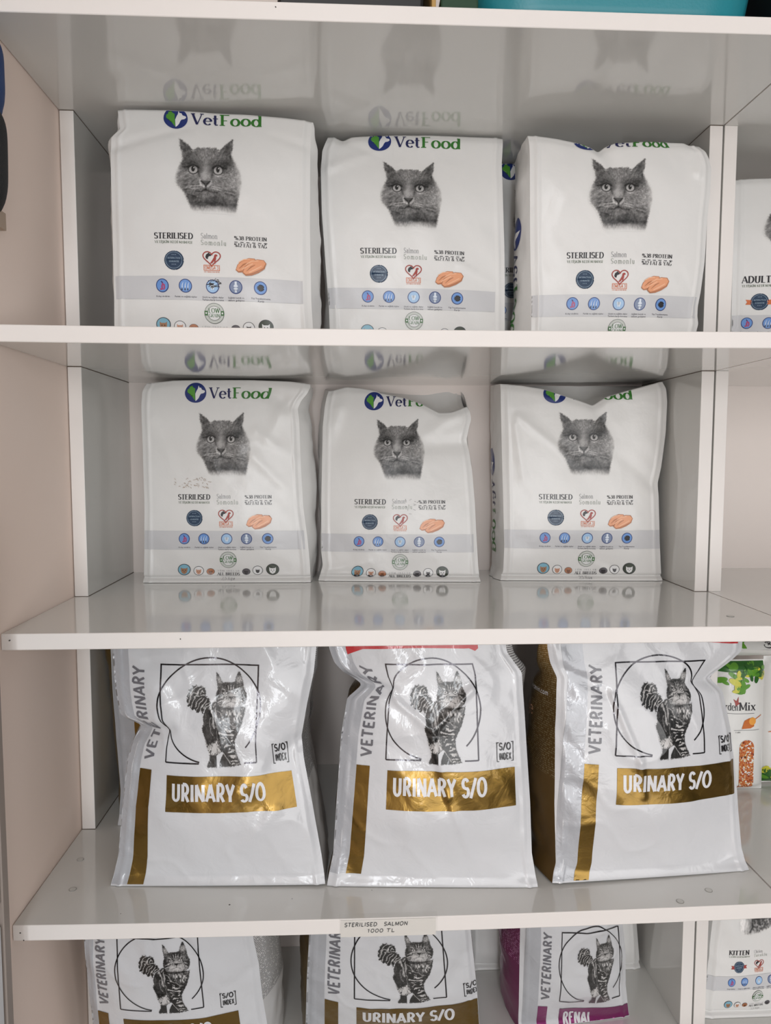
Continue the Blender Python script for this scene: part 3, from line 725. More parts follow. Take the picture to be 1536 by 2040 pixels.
M['band'] = ink('pale_grey_ink', 199, 199, 201); M['slate'] = ink('slate_blue_ink', 34, 58, 84); M['pale'] = ink('pale_blue_ink', 150, 170, 186)
M['red'] = ink('brick_red_ink', 158, 58, 50); M['orange'] = ink('orange_ink', 206, 112, 66)
M['salmon'] = ink('salmon_pink_ink', 226, 158, 118); M['salmon_light'] = ink('light_salmon_ink', 238, 186, 150); M['salmon_skin'] = ink('salmon_skin_ink', 178, 116, 80)
M['icon_blue'] = ink('icon_blue_ink', 104, 146, 206); M['icon_rim'] = ink('icon_rim_ink', 34, 56, 116); M['icon_pale'] = ink('icon_pale_blue_ink', 156, 190, 224)
M['icon_grey'] = ink('icon_grey_blue_ink', 122, 136, 164); M['pink'] = ink('pink_ink', 170, 66, 110); M['bright'] = ink('pale_icon_ink', 216, 224, 234)
M['badge_green'] = ink('badge_green_ink', 50, 104, 46); M['badge_grey'] = ink('badge_grey_ink', 196, 200, 194); M['badge_line'] = ink('badge_line_ink', 66, 76, 66)
M['sky'] = ink('pale_teal_ink', 126, 176, 196); M['fur_tan'] = ink('tan_fur_ink', 160, 118, 88); M['fur_ginger'] = ink('ginger_fur_ink', 196, 146, 120); M['fur_brown'] = ink('brown_fur_ink', 122, 74, 42)
M['fur_grey'] = ink('grey_fur_ink', 92, 88, 92); M['fur_dark'] = ink('dark_fur_ink', 42, 38, 40); M['moss'] = ink('dark_green_ink', 38, 48, 30); M['smudge'] = ink('brown_smudge', 176, 160, 146)
M['gold'] = mat('gold_foil', rgb(134, 106, 50), .27, .9, coat=.25, coat_rough=.05, bump=RB)
M['magenta'] = mat('magenta_foil', rgb(146, 50, 116), .30, .75, coat=.4, coat_rough=.05, bump=RB)
M['silver'] = mat('silvery_film', rgb(174, 176, 181), .30, .10, coat=.6, coat_rough=.06, bump=[(60, .16, .005, 1.5), (200, .08, .001, .4)])
M['line_foil'] = mat('dark_foil_line', rgb(64, 62, 66), .16, .9, coat=.5, coat_rough=.04, bump=RB)
M['vet_text'] = ink('mid_grey_gloss_ink', 104, 104, 110, True); M['blackg'] = ink('black_gloss_ink', 28, 27, 30, True); M['banner_text'] = ink('pale_gloss_ink', 214, 214, 217, True)
M['red_band'] = ink('red_gloss_ink', 186, 18, 30, True)
M['gold_gusset'] = text_rows('gold_gusset_print', rgb(122, 94, 48), rgb(168, 148, 108), .0027, .50, .36, .75)
M['gold_plain'] = mat('gold_gusset_film', rgb(132, 108, 62), .34, .75, coat=.3, bump=[(45, .3, .006, 1.0)])
M['white_gusset'] = text_rows('white_gusset_print', rgb(198, 197, 196), rgb(96, 94, 96), .0026, .42, .36, .05)
M['magenta_gusset'] = text_rows('magenta_gusset_print', rgb(126, 34, 92), rgb(196, 130, 172), .0036, .52, .36, .5)

# ------------------------------------------------------------------ artwork of the white cat-food bags
def VX(p): return (p-285)/1321.0
def VY(p): return (1161-p)/1321.0
def VS(p): return p/1321.0
def emblem(A, cx, cy, rx, ry):
    A.disc(cx, cy, rx, ry, M['logo_blue'], 0, 48, 5)
    e = lambda P: [(cx+rx*p[0], cy+ry*p[1]) for p in P]
    A.poly(e([(-.02,-.80),(-.05,-.2),(-.05,.42),(-.22,.52),(-.34,.72),(-.42,.55),(-.55,.62),(-.60,.42),(-.74,.34),(-.78,.12),(-.70,-.02),(-.52,-.02),(-.36,-.12),(-.28,-.44),(-.14,-.66)]), M['leaf'], 1)
    A.poly(e([(.0,-.84),(-.02,-.1),(.10,.2),(.22,.42),(.27,.72),(.36,.5),(.50,.50),(.60,.30),(.84,.22),(.88,.08),(.74,-.04),(.50,-.10),(.40,-.26),(.30,-.52),(.14,-.72)]), M['white'], 1)
def mini_face(A, cx, cy, r, fur, ear):
    A.poly([(cx-.62*r, cy+.55*r), (cx-.35*r, cy+.35*r), (cx+.35*r, cy+.35*r), (cx+.62*r, cy+.55*r), (cx+.60*r, cy-.1*r), (cx+.42*r, cy-.55*r), (cx, cy-.78*r), (cx-.42*r, cy-.55*r), (cx-.60*r, cy-.1*r)], fur, 2)
    A.disc(cx-.24*r, cy-.02*r, .09*r, .10*r, ear, 3, 10, 1); A.disc(cx+.24*r, cy-.02*r, .09*r, .10*r, ear, 3, 10, 1)
    A.disc(cx, cy-.30*r, .10*r, .07*r, ear, 3, 10, 1)
def vet_art(variant):
    P = []
    A = Art(); A.rect(0.0007, VY(1095), .2405, VY(1057.5), M['band'], 0); P.append(('grey_band', A))
    A = Art(); emblem(A, VX(388.5), VY(782.5), VS(22), VS(20))
    A.text('Vet', VX(417.5), VY(793.5), VS(21.5), M['navy'], 'serif', VS(46), weight=1.12); A.text('Food', VX(464.5), VY(793.5), VS(21.5), M['green'], 'serif', VS(73), weight=1.12); P.append(('brand_logo', A))
    A = Art()
    t1, t2, f1, f2, p1 = {'sterilised': ('STERILISED', 'YETİŞKİN KEDİ MAMASI', 'Salmon', 'Somonlu', 'PROTEIN'), 'adult': ('ADULT', 'YETİŞKİN KEDİ MAMASI', 'Chicken', 'Tavuklu', 'PROTEIN'), 'kitten': ('KITTEN', 'YAVRU KEDİ MAMASI', 'Chicken', 'Tavuklu', 'PROTEIN')}[variant]
    w1 = {'sterilised': 65, 'adult': 52, 'kitten': 62}[variant]; h1 = 10 if variant == 'sterilised' else 13
    A.text(t1, VX(355.5), VY(995), VS(h1), M['black'], 'serif', VS(w1), weight=1.28)
    A.text(t2, VX(356), VY(1003), VS(4.3), M['olive_text'], 'serif', VS(63))
    A.text(f1, VX(433), VY(993), VS(9), M['grey_text'], 'light', VS(28)); A.text(f2, VX(433), VY(1004.5), VS(9), M['olive_text'], 'light', VS(43), track=.14)
    A.text('%38 '+p1, VX(488.5), VY(993), VS(6.3), M['black'], 'serif', VS(55), weight=1.15); A.text('%12 FAT & YAĞ', VX(488.5), VY(1005.5), VS(6.3), M['black'], 'serif', VS(55), weight=1.15)
    for k in range(6): A.line([(VX(488.5+k*10), VY(997.2)), (VX(494+k*10), VY(997.2))], VS(1.1), M['black'], 1)
    P.append(('product_text', A))
    A = Art(); cx, cy, r = VX(388), VY(1032), VS(16.5)
    if variant != 'sterilised':
        for sg in (-1, 1): A.poly([(cx+sg*.8*r, cy+.22*r), (cx+sg*1.5*r, cy+.28*r), (cx+sg*1.32*r, cy), (cx+sg*1.5*r, cy-.3*r), (cx+sg*.8*r, cy-.32*r)], M['orange'] if variant == 'adult' else M['red'], 0)
    pts = [(cx+r*(1 if k % 2 else .94)*math.cos(math.pi*k/36), cy+r*(1 if k % 2 else .94)*math.sin(math.pi*k/36)) for k in range(72)]
    A.poly(pts, M['slate'], 0); A.ring(cx, cy, .84*r, .84*r, .035*r, M['pale'], 1)
    A.tiny('SATISFACTION', cx-.64*r, cy+.12*r, .17*r, M['pale'], 1, 1.28*r); A.tiny('GUARANTEE', cx-.5*r, cy-.22*r, .17*r, M['pale'], 1, 1.0*r)
    for y_ in (.5, -.5): A.tiny('* * *', cx-.22*r, cy+(y_-.08)*r, .2*r, M['pale'], 1, .44*r)
    P.append(('quality_seal', A))
    A = Art(); cx, cy, s_ = VX(450.8), VY(1027), VS(14.8)
    hp = []
    for k in range(49):
        t = 2*math.pi*k/48; hp.append((cx+s_*(16*math.sin(t)**3)/16.4, cy+s_*(13*math.cos(t)-5*math.cos(2*t)-2*math.cos(3*t)-math.cos(4*t))/17+s_*.04))
    A.line(hp, VS(1.8), M['red'], 1, .01)
    q = lambda L: [(cx+s_*a, cy+s_*b) for a, b in L]
    A.poly(q([(-.7,.12),(-.62,.4),(-.42,.55),(-.3,.66),(-.24,.52),(-.05,.42),(-.1,.25),(-.3,.22),(-.42,.05),(-.4,-.1),(-.6,-.1)]), M['black'], 1)
    A.poly(q([(-.2,-.62),(.02,-.3),(.22,.05),(.3,.38),(.46,.48),(.62,.4),(.66,.26),(.5,.2),(.5,-.05),(.42,-.35),(.42,-.62),(.3,-.62),(.28,-.3),(.1,-.55),(-.05,-.62)]), M['red'], 1)
    x0, x1, y0, y1 = VX(438), VX(463.6), VY(1047.5), VY(1039)
    A.line([(x0, y0), (x1, y0), (x1, y1), (x0, y1), (x0, y0)], VS(.9), M['orange'], 1); A.text('OMEGA 3', x0+VS(1.8), y0+VS(1.7), VS(5.6), M['orange'], 'sans', VS(22.2), weight=.8)
    A.tiny('50% OMEGA AND MORE', x0, y0-VS(3.2), VS(1.7), M['orange'], 1, x1-x0); P.append(('heart_badge', A))
    A = Art()
    if variant == 'kitten':
        A.poly([(VX(491), VY(1046)), (VX(500), VY(1034)), (VX(520), VY(1028)), (VX(540), VY(1034)), (VX(538), VY(1046)), (VX(515), VY(1050))], M['salmon'], 1); P.append(('food_picture', A))
    else:
        for ox, oy, sc in ((0, 0, 1), (11.5, 4.5, 1.12)):
            w_ = lambda L: [(VX(490.5+ox+a*sc), VY(1045.5+oy-b*sc)) for a, b in L]
            A.poly(w_([(0,0),(3,9),(12,17),(22,21),(32,20.5),(36,15),(33,7),(24,1),(14,-3),(5,-4)]), M['salmon_skin'], 1 if ox == 0 else 3)
            A.poly(w_([(1,1),(4,9),(13,16.4),(22,20),(31,19.6),(34.5,15),(31,8.5),(22,4),(13,0),(5,-2)]), M['salmon'], 2 if ox == 0 else 4)
            A.line(w_([(5,12),(14,17.5),(24,18.5)]), VS(1.6), M['salmon_light'], 5); A.line(w_([(6,2.5),(13,9),(19,12)]), [VS(.6), VS(2), VS(1)], M['salmon_skin'], 5); A.line(w_([(10,1),(20,6),(29,11)]), VS(1.5), M['salmon_light'], 5)
        P.append(('salmon_steak', A))
    caps = ['Kolay sindirim', 'Parlak ve sağlıklı tüyler', 'Güçlü ve sağlıklı dişler\nTartara karşı koruma', 'Sağlıklı kemik ve\neklem gelişimi', 'Tüy Topaklanmasına\nKarşı']
    wid = [23, 37, 36, 27, 32]
    for k, (px, base) in enumerate(((367.5, 'icon_blue'), (406.5, 'icon_blue'), (451.5, 'icon_pale'), (490.5, 'icon_grey'), (531.5, 'icon_blue'))):
        A = Art(); cx, cy, r = VX(px), VY(1073), VS(11)
        A.disc(cx, cy, r, r, M['icon_rim'], 1, 32, 2); A.disc(cx, cy, r*.87, r*.87, M[base], 2, 32, 2)
        q = lambda L: [(cx+r*a, cy+r*b) for a, b in L]
        if k == 0:
            A.line(q([(-.05,.55),(.1,.2),(.3,.1),(.35,-.3),(.2,-.6)]), r*.2, M['pink'], 3); A.line(q([(.12,.3),(-.05,-.1),(.0,-.5),(-.2,-.55),(-.35,-.5)]), r*.24, M['pink'], 3); A.line(q([(-.15,.6),(.1,.35)]), r*.14, M['icon_rim'], 4)
        elif k == 1:
            for o in (-.45, 0, .42): A.line(q([(o-.06,-.55),(o-.02,.1),(o+.12,.5)]), [r*.16, r*.1, r*.04], M['bright'], 3); A.line(q([(o-.07,-.68),(o-.05,-.3)]), [r*.2, r*.08], M['black'], 4)
        elif k == 2:
            A.poly(q([(-.3,.35),(0,.25),(.3,.35),(.36,.05),(.22,-.25),(.18,-.5),(.06,-.5),(0,-.15),(-.06,-.5),(-.18,-.5),(-.22,-.25),(-.36,.05)]), M['bright'], 3)
        elif k == 3:
            A.poly(q([(-.16,.8),(.16,.8),(.16,.35),(.36,.12),(.2,-.02),(-.2,-.02),(-.36,.12),(-.16,.35)]), M['bright'], 3); A.poly(q([(-.16,-.8),(.16,-.8),(.16,-.45),(.34,-.25),(.2,-.1),(-.2,-.1),(-.34,-.25),(-.16,-.45)]), M['bright'], 3)
        else:
            pts = [(r*(.6 if i % 2 else .44)*math.cos(math.pi*i/11), r*(.5 if i % 2 else .36)*math.sin(math.pi*i/11)) for i in range(22)]
            A.poly([(cx+a, cy+b) for a, b in pts], M['black'], 3)
        yy = VY(1091)
        for j, ln in enumerate(caps[k].split('\n')):
            ww = VS(wid[k]) if j == 0 or len(ln) > 8 else VS(10)
            A.tiny(ln, cx-ww/2, yy-VS(4.1)*j - VS(.3), VS(2.6), M['dark_text'], 1, ww)
        P.append(('benefit_icon', A))
    A = Art(); cx, cy, r = VX(453), VY(1115.5), VS(16.5)
    A.disc(cx, cy, r, r, M['badge_line'], 0, 48, 2); A.disc(cx, cy, r*.955, r*.955, M['badge_grey'], 1, 48, 2); A.disc(cx, cy, r*.70, r*.70, M['badge_line'], 2, 40, 2); A.disc(cx, cy, r*.66, r*.66, M['white'], 3, 40, 2)
    for sg in (-1, 1): A.rect(cx+sg*.82*r-.17*r, cy-.22*r, cx+sg*.82*r+.17*r, cy+.22*r, M['badge_green'], 4); A.disc(cx+sg*.82*r, cy, .08*r, .1*r, M['white'], 5, 8, 1)
    A.text('LOW', cx-.58*r, cy+.04*r, .44*r, M['badge_green'], 'serif', 1.16*r, 4); A.text('GRAIN', cx-.57*r, cy-.38*r, .32*r, M['badge_green'], 'serif', 1.14*r, 4); P.append(('grain_badge', A))
    for k, (px, py, r, bg, fur, dk) in enumerate(((366.5,1135,12.5,'sky','fur_tan','fur_dark'),(394.5,1137.5,10,'white','fur_ginger','fur_brown'),(417.5,1139.5,8,'salmon_skin','fur_brown','fur_dark'),(488,1139.5,8,'fur_grey','fur_dark','fur_grey'),(510,1137,10,'white','fur_dark','fur_grey'),(538.5,1135,12.5,'moss','white','fur_grey'))):
        A = Art(); cx, cy, r = VX(px), VY(py), VS(r); ry = r*(.82 if k in (2, 3) else .92)
        A.disc(cx, cy, r, ry, M['black'], 0, 32, 2); A.disc(cx, cy, r*.9, ry*.9, M[bg], 1, 32, 2); mini_face(A, cx, cy-.1*r, r*.82 if k != 4 else r*.62, M[fur], M[dk]); P.append(('breed_picture', A))
    A = Art(); A.text('TÜM IRKLAR', VX(431), VY(1139.5), VS(3.2), M['grey_text'], 'light', VS(44), track=.3); A.text('ALL BREEDS', VX(430.5), VY(1147), VS(5.4), M['black'], 'serif', VS(45), weight=1.15); A.text('2,5 Kg', VX(439), VY(1156.5), VS(5), M['grey_text'], 'light', VS(22)); A.tiny('\u212e', VX(462), VY(1156.5), VS(4), M['grey_text']); P.append(('size_text', A))
    return P

# ------------------------------------------------------------------ artwork of the grey-white veterinary bags
def RX(p): return (p-652)/1633.0
def RY(p): return (1758-p)/1633.0
def RS(p): return p/1633.0
def diet_art(foil, title, tw):
    P = []
    A = Art(); A.rect(RX(666), RY(1756), RX(707), RY(1262), M['silver'], 0, .003); P.append(('silver_margin', A))
    A = Art(); A.rect(RX(708), RY(1757), RX(735), RY(1530), foil, 1, .0025); P.append(('foil_stripe', A))
    A = Art(); A.text('VETERINARY', RX(737), RY(1513), RS(22.5), M['vet_text'], 'bold', RS(187), rot=math.pi/2, weight=1.08); P.append(('vertical_lettering', A))
    A = Art(); w_ = RS(2.6)
    A.line([(RX(767), RY(1515)), (RX(767), RY(1324)), (RX(952), RY(1324)), (RX(952), RY(1515))], w_, M['line_foil'], 1, .003)
    A.line([(RX(767), RY(1515)), (RX(838), RY(1515))], w_, M['line_foil'], 1, .003); A.line([(RX(925), RY(1515)), (RX(952), RY(1515))], w_, M['line_foil'], 1, .003)
    A.ring(RX(859.5), RY(1413), RS(101), RS(103), w_, M['line_foil'], 1, 90, -46, 258); P.append(('circle_and_square', A))
    A = Art(); A.text('S/O', RX(994), RY(1499), RS(13.5), M['blackg'], 'bold', RS(25)); A.text('INDEX', RX(994), RY(1519), RS(13), M['blackg'], 'bold', RS(25), weight=.8)
    for sg, x_ in ((1, 989.5), (-1, 1022.5)): A.line([(RX(x_+4*sg), RY(1484)), (RX(x_), RY(1484)), (RX(x_), RY(1522)), (RX(x_+4*sg), RY(1522))], RS(1.6), M['blackg'], 1)
    P.append(('index_mark', A))
    A = Art(); A.rect(RX(771), RY(1613), RX(1025), RY(1535), foil, 1, .0025); A.text(title, RX(783), RY(1584), RS(35), M['banner_text'], 'bold', RS(tw), 2, weight=.92); P.append(('name_banner', A))
    A = Art(); A.poly([(RX(700), RY(1252)), (RX(975), RY(1252)), (RX(975), RY(1294)), (RX(966), RY(1299)), (RX(950), RY(1293)), (RX(840), RY(1291)), (RX(730), RY(1295)), (RX(700), RY(1307))], M['red_band'], 1); P.append(('brand_band', A))
    return P

def paint_kitten():
    """lower body and forepaw of a sitting grey kitten; canvas in pixels of the bag print"""
    xs = np.linspace(380, 560, 130); ys = np.linspace(800, 950, 120)
    X, Y = np.meshgrid(xs, ys, indexing='ij')
    d = poly_dist([(392,800),(388,850),(384,890),(384,925),(394,940),(415,943),(450,938),(500,925),(545,915),(556,880),(556,800)], X, Y)+(vnoise(X, Y, 3, 51)-.5)*5
    g = 96+(vnoise(X+.6*Y, Y-.5*X, 4.5, 52)-.5)*120+(vnoise(X, Y, 9, 53)-.5)*50
    paw = gauss(X, Y, 402, 915, 20, 28); g = g*(1-paw)+paw*(168+(vnoise(X*1.6, Y*.6, 4, 54)-.5)*60)
    g += 60*smooth(26, 0, X-384); g -= 60*smooth(4, 1, stroke_dist([(424,892),(426,920),(416,940)], X, Y)) + 40*gauss(X, Y, 440, 900, 20, 20)
    return xs, ys, X, Y, np.clip(g, 20, 200), smooth(-1, 7, d)
PIC_G = paint_grey_cat(); PIC_K = paint_kitten(); PIC_T = paint_tabby()
VA = {k: vet_art(k) for k in ('sterilised', 'adult', 'kitten')}
RA = {'urinary': diet_art(M['gold'], 'URINARY S/O', 185), 'renal': diet_art(M['magenta'], 'RENAL', 86)}
gx = lambda X: VX(390+(X-238)*(113/1030.0)); gy = lambda Y: VY(821.5+(Y-120)*(124.5/1070.0))
tx = lambda X: RX(815+(X-437)*(117/691.0)); ty = lambda Y: RY(1337+(Y-190)*(185/1068.0))

BAGS = {'up1': {'kind': 'vf',
         'y0': -0.085,
         'kx': 0.0,
         'kz': 0.23,
         'xc': 0.0884,
         'zb': 1.3894,
         'w': 0.2449,
         'L': [(1.3793, 0.0892), (1.442, 0.0862), (1.5192, 0.0808), (1.585, 0.0759), (1.6387, 0.0721), (1.6578, 0.0725), (1.6647, 0.079), (1.669, 0.0832),
               (1.6929, 0.079)],
         'R': [(1.3812, 0.3315), (1.4448, 0.3274), (1.543, 0.325), (1.6444, 0.325), (1.6707, 0.3262), (1.6839, 0.3267)],
         'lf': [-0.04682, 0.08745],
         'rf': [-0.01453, 0.32849],
         'T': [(0.023, 1.6943), (0.266, 1.6945), (0.571, 1.6916), (0.853, 1.6878), (1.01, 1.6839)],
         'dep': 0.085,
         'gl': (0.004, 0.011, 0.004),
         'gr': (0.006, 0.012, 0.006),
         'art': [0.002, 0.9671, -0.017, -0.0054],
         'bm': [(-0.1156, -0.1152), (0.0344, 0.0373), (0.0666, 0.07), (0.0977, 0.1022), (0.1294, 0.1332), (0.2097, 0.2146), (0.257, 0.2663), (0.2865, 0.2924),
                (0.3865, 0.3941)],
         'endz': None,
         'fin': 1},
 'up2': {'kind': 'vf',
         'y0': -0.002,
         'kx': 0.0,
         'kz': 0.14,
         'xc': 0.3489,
         'zb': 1.3885,
         'w': 0.2443,
         'L': [(1.3902, 0.3488), (1.4209, 0.3482), (1.4551, 0.3469), (1.5171, 0.3422), (1.5865, 0.3374), (1.6425, 0.3361), (1.6707, 0.3381), (1.6914, 0.3457)],
         'R': [(1.392, 0.5865), (1.4926, 0.5882), (1.5486, 0.5884), (1.6192, 0.5874), (1.6583, 0.5867), (1.6948, 0.5894)],
         'lf': [-0.04154, 0.34829],
         'rf': [0.00209, 0.58738],
         'T': [(0.04, 1.6914), (0.091, 1.686), (0.141, 1.6912), (0.278, 1.6934), (0.581, 1.6952), (0.858, 1.6955), (0.955, 1.6955), (1.005, 1.6948)],
         'dep': 0.085,
         'gl': (0.012, 0.004, 0.002),
         'gr': (0.004, 0.006, 0.004),
         'art': [-0.0047, 0.9828, -0.0148, 0.0325],
         'bm': [(-0.1156, -0.1022), (0.0344, 0.0468), (0.0666, 0.0779), (0.0977, 0.1092), (0.1294, 0.1398), (0.2097, 0.2216), (0.257, 0.2673), (0.2865, 0.2955),
                (0.3865, 0.3949)],
         'endz': None},
 'up3': {'kind': 'vf',
         'y0': -0.022,
         'kx': 0.0,
         'kz': 0.02,
         'xc': 0.6181,
         'zb': 1.3897,
         'w': 0.2341,
         'L': [(1.3874, 0.6181), (1.4655, 0.6172), (1.5376, 0.615), (1.6349, 0.6133), (1.6543, 0.613), (1.6748, 0.6108)],
         'R': [(1.3891, 0.8433), (1.4213, 0.8432), (1.4314, 0.8458), (1.4414, 0.8441), (1.4547, 0.8445), (1.4748, 0.8481), (1.5147, 0.8526), (1.5676, 0.8547),
               (1.607, 0.8578), (1.6365, 0.8585), (1.6495, 0.854), (1.6591, 0.849), (1.6661, 0.8413)],
         'lf': [-0.02246, 0.61853],
         'rf': [0.05053, 0.84389],
         'T': [(-0.005, 1.6754), (0.15, 1.6705), (0.259, 1.6659), (0.342, 1.6586), (0.375, 1.6542), (0.41, 1.6615), (0.465, 1.6657), (0.644, 1.6685), (0.907, 1.6686),
               (0.935, 1.6655)],
         'dep': 0.085,
         'gl': (0.022, 0.01, 0.004),
         'gr': (0.003, 0.003, 0.002),
         'art': [-0.0067, 0.9848, 0.0005, 0.0186],
         'bm': [(-0.1156, -0.1147), (0.0344, 0.0331), (0.0666, 0.0647), (0.0977, 0.0961), (0.1294, 0.1272), (0.2097, 0.2091), (0.257, 0.2553), (0.2865, 0.2767),
                (0.3865, 0.3753)],
         'endz': None,
         'tuckr': 0.05},
 'up3b': {'kind': 'vf',
          'y0': 0.125,
          'kx': 0.0,
          'kz': 0.02,
          'xc': 0.5428,
          'zb': 1.3894,
          'w': 0.254,
          'L': [(1.398, 0.5429), (1.5643, 0.5404), (1.6984, 0.5411)],
          'R': [(1.3998, 0.7976), (1.568, 0.7944), (1.7034, 0.7919)],
          'lf': [-0.0065, 0.54229],
          'rf': [-0.01879, 0.79778],
          'T': [(0.003, 1.6955), (0.476, 1.6955), (1.0, 1.6955)],
          'dep': 0.065,
          'gl': (0.004, 0.006, 0.004),
          'gr': (0.004, 0.006, 0.004),
          'art': [0.0025, 0.9767, -0.0, -0.0],
          'bm': [(-0.1156, -0.0888), (0.0344, 0.0542), (0.2865, 0.2945), (0.3865, 0.3899)],
          'endz': None},
 'adult': {'kind': 'vf',
           'y0': 0.03,
           'kx': 0.0,
           'kz': 0.17,
           'xc': 0.9191,
           'zb': 1.3899,
           'w': 0.25,
           'L': [(1.3941, 0.9195), (1.4356, 0.9232), (1.5502, 0.9315), (1.6573, 0.9402)],
           'R': [(1.3931, 1.168), (1.4789, 1.176), (1.6623, 1.1923)],
           'lf': [0.07683, 0.91943],
           'rf': [0.08994, 1.16789],
           'T': [(0.001, 1.6581), (0.106, 1.6601), (0.406, 1.6624), (0.709, 1.6632), (0.999, 1.6631)],
           'dep': 0.085,
           'gl': (0.006, 0.01, 0.004),
           'gr': (0.004, 0.01, 0.004),
           'art': [-0.0423, 1.0193, -0.0012, 0.0178],
           'bm': [(-0.0834, -0.0956), (0.0666, 0.0534), (0.0977, 0.084), (0.1294, 0.1158), (0.2294, 0.2151)],
           'endz': None},
 'mid1': {'kind': 'vf',
          'y0': 0.1064,
          'kx': -0.0254,
          'kz': 0.05,
          'xc': 0.0624,
          'zb': 1.0621,
          'w': 0.2426,
          'L': [(1.0608, 0.0624), (1.1079, 0.0637), (1.1836, 0.0645), (1.2591, 0.063), (1.3268, 0.0614), (1.3493, 0.0632), (1.3606, 0.0685)],
          'R': [(1.0615, 0.3147), (1.0921, 0.3133), (1.1302, 0.3097), (1.1759, 0.3038), (1.2139, 0.3017), (1.2594, 0.2996), (1.3047, 0.2983), (1.3244, 0.2961),
                (1.3364, 0.3015), (1.347, 0.3106), (1.3561, 0.3152)],
          'lf': [-0.00223, 0.06372],
          'rf': [-0.04673, 0.31169],
          'T': [(0.023, 1.3621), (0.183, 1.366), (0.439, 1.3669), (0.696, 1.3671), (0.889, 1.365), (1.016, 1.3606), (1.074, 1.3576)],
          'dep': 0.085,
          'gl': (0.002, 0.008, 0.004),
          'gr': (0.002, 0.02, 0.008),
          'art': [0.0016, 0.9908, -0.0011, 0.0261],
          'bm': [(-0.1156, -0.1148), (0.0344, 0.0343), (0.0666, 0.0668), (0.0977, 0.098), (0.1294, 0.1295), (0.2097, 0.209), (0.257, 0.256), (0.2865, 0.2852),
                 (0.3865, 0.3846)],
          'endz': None},
 'mid2': {'kind': 'vf',
          'y0': 0.1129,
          'kx': -0.0786,
          'kz': 0.16,
          'xc': 0.3255,
          'zb': 1.0621,
          'w': 0.235,
          'L': [(1.0608, 0.3255), (1.0844, 0.3325), (1.105, 0.3302), (1.1819, 0.3301), (1.2596, 0.3316), (1.2988, 0.3324), (1.3304, 0.3355), (1.3462, 0.3387),
                (1.3557, 0.3418)],
          'R': [(1.0608, 0.5734), (1.0834, 0.5708), (1.1214, 0.5691), (1.1825, 0.5671), (1.2288, 0.564), (1.2598, 0.5599), (1.2793, 0.5563), (1.2988, 0.5605),
                (1.3105, 0.5638), (1.3238, 0.5617), (1.3317, 0.5572)],
          'lf': [0.02423, 0.32818],
          'rf': [-0.0528, 0.57244],
          'T': [(0.03, 1.3557), (0.132, 1.3612), (0.261, 1.3588), (0.367, 1.3548), (0.392, 1.3516), (0.564, 1.3436), (0.685, 1.3341), (0.791, 1.3199), (0.871, 1.3207),
                (0.995, 1.3301)],
          'dep': 0.08,
          'gl': (0.003, 0.005, 0.012),
          'gr': (0.001, 0.004, 0.006),
          'art': [-0.0004, 0.9681, -0.0001, 0.0408],
          'bm': [(-0.1156, -0.1202), (0.0344, 0.0288), (0.0666, 0.0603), (0.0977, 0.09), (0.1294, 0.1206), (0.2097, 0.2053), (0.2865, 0.2758), (0.3865, 0.3752)],
          'endz': 1.3673},
 'mid3': {'kind': 'vf',
          'y0': 0.1055,
          'kx': -0.061,
          'kz': 0.02,
          'xc': 0.6054,
          'zb': 1.0621,
          'w': 0.2423,
          'L': [(1.06, 0.6054), (1.0756, 0.6114), (1.113, 0.6127), (1.1828, 0.6105), (1.2597, 0.6075), (1.3361, 0.6053), (1.3619, 0.605)],
          'R': [(1.0607, 0.8547), (1.0748, 0.8544), (1.1214, 0.8511), (1.1909, 0.8481), (1.214, 0.8468), (1.237, 0.8509), (1.2905, 0.8566), (1.3361, 0.8579),
                (1.355, 0.856), (1.3649, 0.852)],
          'lf': [-0.02496, 0.61266],
          'rf': [0.01796, 0.84985],
          'T': [(-0.001, 1.3634), (0.127, 1.3604), (0.258, 1.3551), (0.396, 1.3437), (0.564, 1.33), (0.64, 1.3429), (0.761, 1.352), (0.917, 1.3618), (0.986, 1.3664)],
          'dep': 0.085,
          'gl': (0.01, 0.008, 0.004),
          'gr': (0.004, 0.006, 0.004),
          'art': [-0.0012, 1.0158, -0.0017, 0.0023],
          'bm': [(-0.1156, -0.1173), (0.0344, 0.0336), (0.0666, 0.0664), (0.0977, 0.0976), (0.1294, 0.129), (0.2097, 0.2129), (0.257, 0.2585), (0.2865, 0.2843),
                 (0.3865, 0.3849)],
          'endz': 1.3673},
 'low1': {'kind': 'rc',
          'y0': -0.1325,
          'kx': -0.0346,
          'kz': 0.08,
          'xc': 0.083,
          'zb': 0.732,
          'w': 0.2344,
          'L': [(0.7327, 0.083), (0.7661, 0.0909), (0.8301, 0.0965), (0.8789, 0.1015), (0.9033, 0.1076), (0.9252, 0.1193), (0.9369, 0.0943), (0.9644, 0.0882),
                (1.0194, 0.0834), (1.0365, 0.0829)],
          'R': [(0.7327, 0.3434), (0.7676, 0.3386), (0.8288, 0.3277), (0.884, 0.3174), (0.9085, 0.3144), (0.9513, 0.3219), (0.9881, 0.3299), (1.0187, 0.3331),
                (1.0359, 0.3338)],
          'lf': [-0.01223, 0.09603],
          'rf': [-0.03724, 0.33344],
          'T': [(-0.041, 1.0365), (0.488, 1.0374), (1.051, 1.0377)],
          'dep': 0.115,
          'gl': (0.004, 0.006, 0.004),
          'gr': (0.001, 0.004, 0.003),
          'art': [-0.0152, 1.0131, -0.0051, 0.0085],
          'bm': [(-0.1451, -0.1475), (0.0049, 0.0052), (0.0888, 0.0969), (0.1176, 0.1185), (0.1372, 0.1399), (0.1467, 0.1523), (0.2009, 0.2084), (0.2578, 0.261),
                 (0.3578, 0.3627)],
          'endz': None,
          'fin': 1},
 'low1b': {'kind': 'rc',
